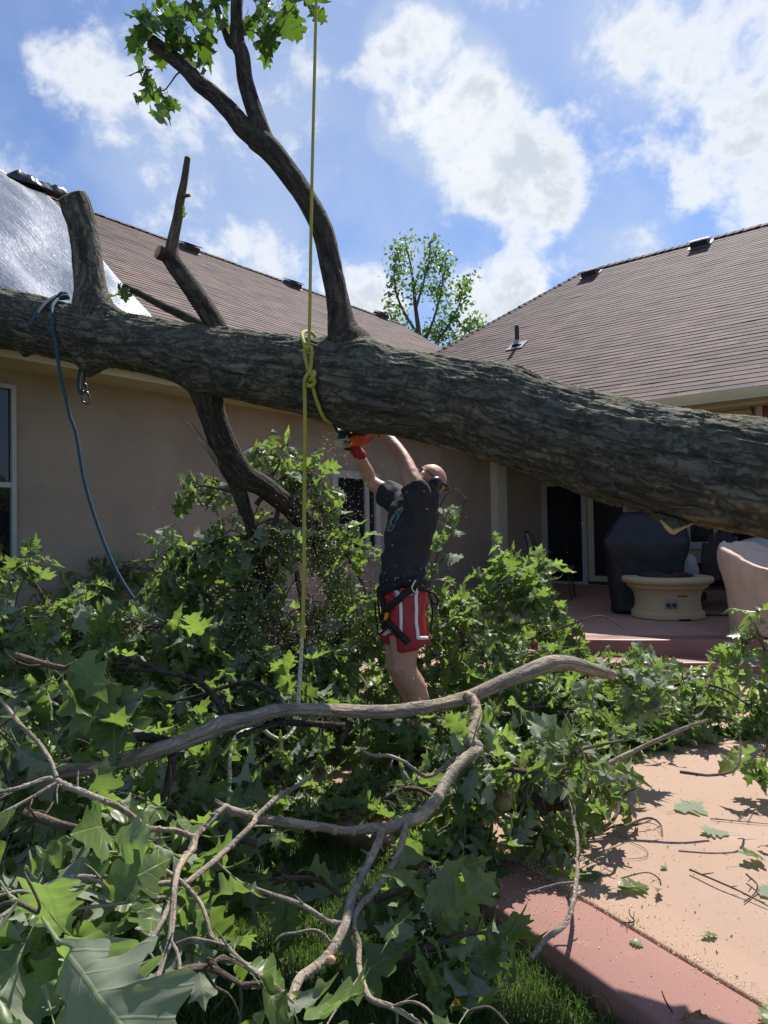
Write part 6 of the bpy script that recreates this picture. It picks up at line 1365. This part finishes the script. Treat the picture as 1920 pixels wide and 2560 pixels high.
def chips(name, C_, S_, seed):
    r = np.random.default_rng(seed); n_ = len(C_); A_ = r.normal(0, 1, (n_, 3)); A_ /= np.linalg.norm(A_, axis=1)[:, None]; Bv = np.cross(A_, r.normal(0, 1, (n_, 3))); Bv /= np.linalg.norm(Bv, axis=1)[:, None]; Cv = np.cross(A_, Bv)
    S_ = S_[:, None]; V = np.stack([C_-A_*S_-Bv*S_*.4, C_+A_*S_-Bv*S_*.3, C_+Bv*S_*.6, C_+Cv*S_*.5], 1).reshape(-1, 3); k4 = np.arange(n_)*4
    mb = MB(); mb.add(V, np.concatenate([np.stack([k4, k4+2, k4+1], 1), np.stack([k4, k4+1, k4+3], 1), np.stack([k4+1, k4+2, k4+3], 1), np.stack([k4+2, k4, k4+3], 1)])); o = mb.build(name, CHIP, smooth=False); tag(o, kind='stuff'); return o
r = np.random.default_rng(9); cs = []
for _ in range(3600):                  # flying chips falling away from the saw
    t_ = r.uniform()**.7; px = 835-70*t_+r.normal(0, 26+85*t_); py = 1085+560*t_+r.normal(0, 30); Y = 4.1+r.normal(0, .16)-.1*t_; cs.append(P(px, py, Y))
for _ in range(420): cs.append(P(r.normal(900, 220), r.normal(1300, 260), r.uniform(3.3, 4.6)))
C_ = np.array([tuple(c) for c in cs]); S_ = np.clip(r.lognormal(-5.95, .5, len(C_)), .0012, .007); chips('flying_sawdust', C_, S_, 5)
cs = []; i0, i1 = near_s(225), near_s(400)
for _ in range(900):                   # a drift of it on the trunk by the thick stub
    i = r.integers(min(i0, i1), max(i0, i1)); a = r.normal(0, .45); sd_ = unit(np.cross(tT[i], UPV)); cs.append(tp[i]+(UPV*math.cos(a)+sd_*math.sin(a))*(trr[i]+.004+abs(r.normal(0, .010))))
while len(cs) < 9900:                  # sawdust on the patio, thickest along the joint and round the log
    if r.uniform() < .55: i = r.uniform(0, len(joint)-8); k_ = int(i); q = joint[k_]*(1-(i-k_))+joint[k_+1]*(i-k_); X, Y = q[0]+r.normal(.012, .028), q[1]+r.normal(.004, .028)
    elif r.uniform() < .35: X, Y = r.normal(.62, .28), r.normal(3.0, .35)
    else: Y = r.uniform(1.8, 4.6); X = r.uniform(0, .62*Y)
    o_ = np.interp(Y, oj[:, 1], oj[:, 0])
    if X > o_+.02: cs.append((X, Y, .004+.001*r.uniform()))
C_ = np.array(cs); S_ = np.clip(r.lognormal(-6.05, .5, len(C_)), .0010, .0065); chips('fallen_sawdust', C_, S_, 6)
CHIP = CRUMB; ii = RNG.choice(len(C_), 900, False); chips('bark_crumbs', C_[ii]+np.array([.05, .04, 0])+RNG.normal(0, .25, (900, 3))*np.array([.6, .6, 0]), S_[ii]*1.2, 7)
bpy.context.view_layer.update()
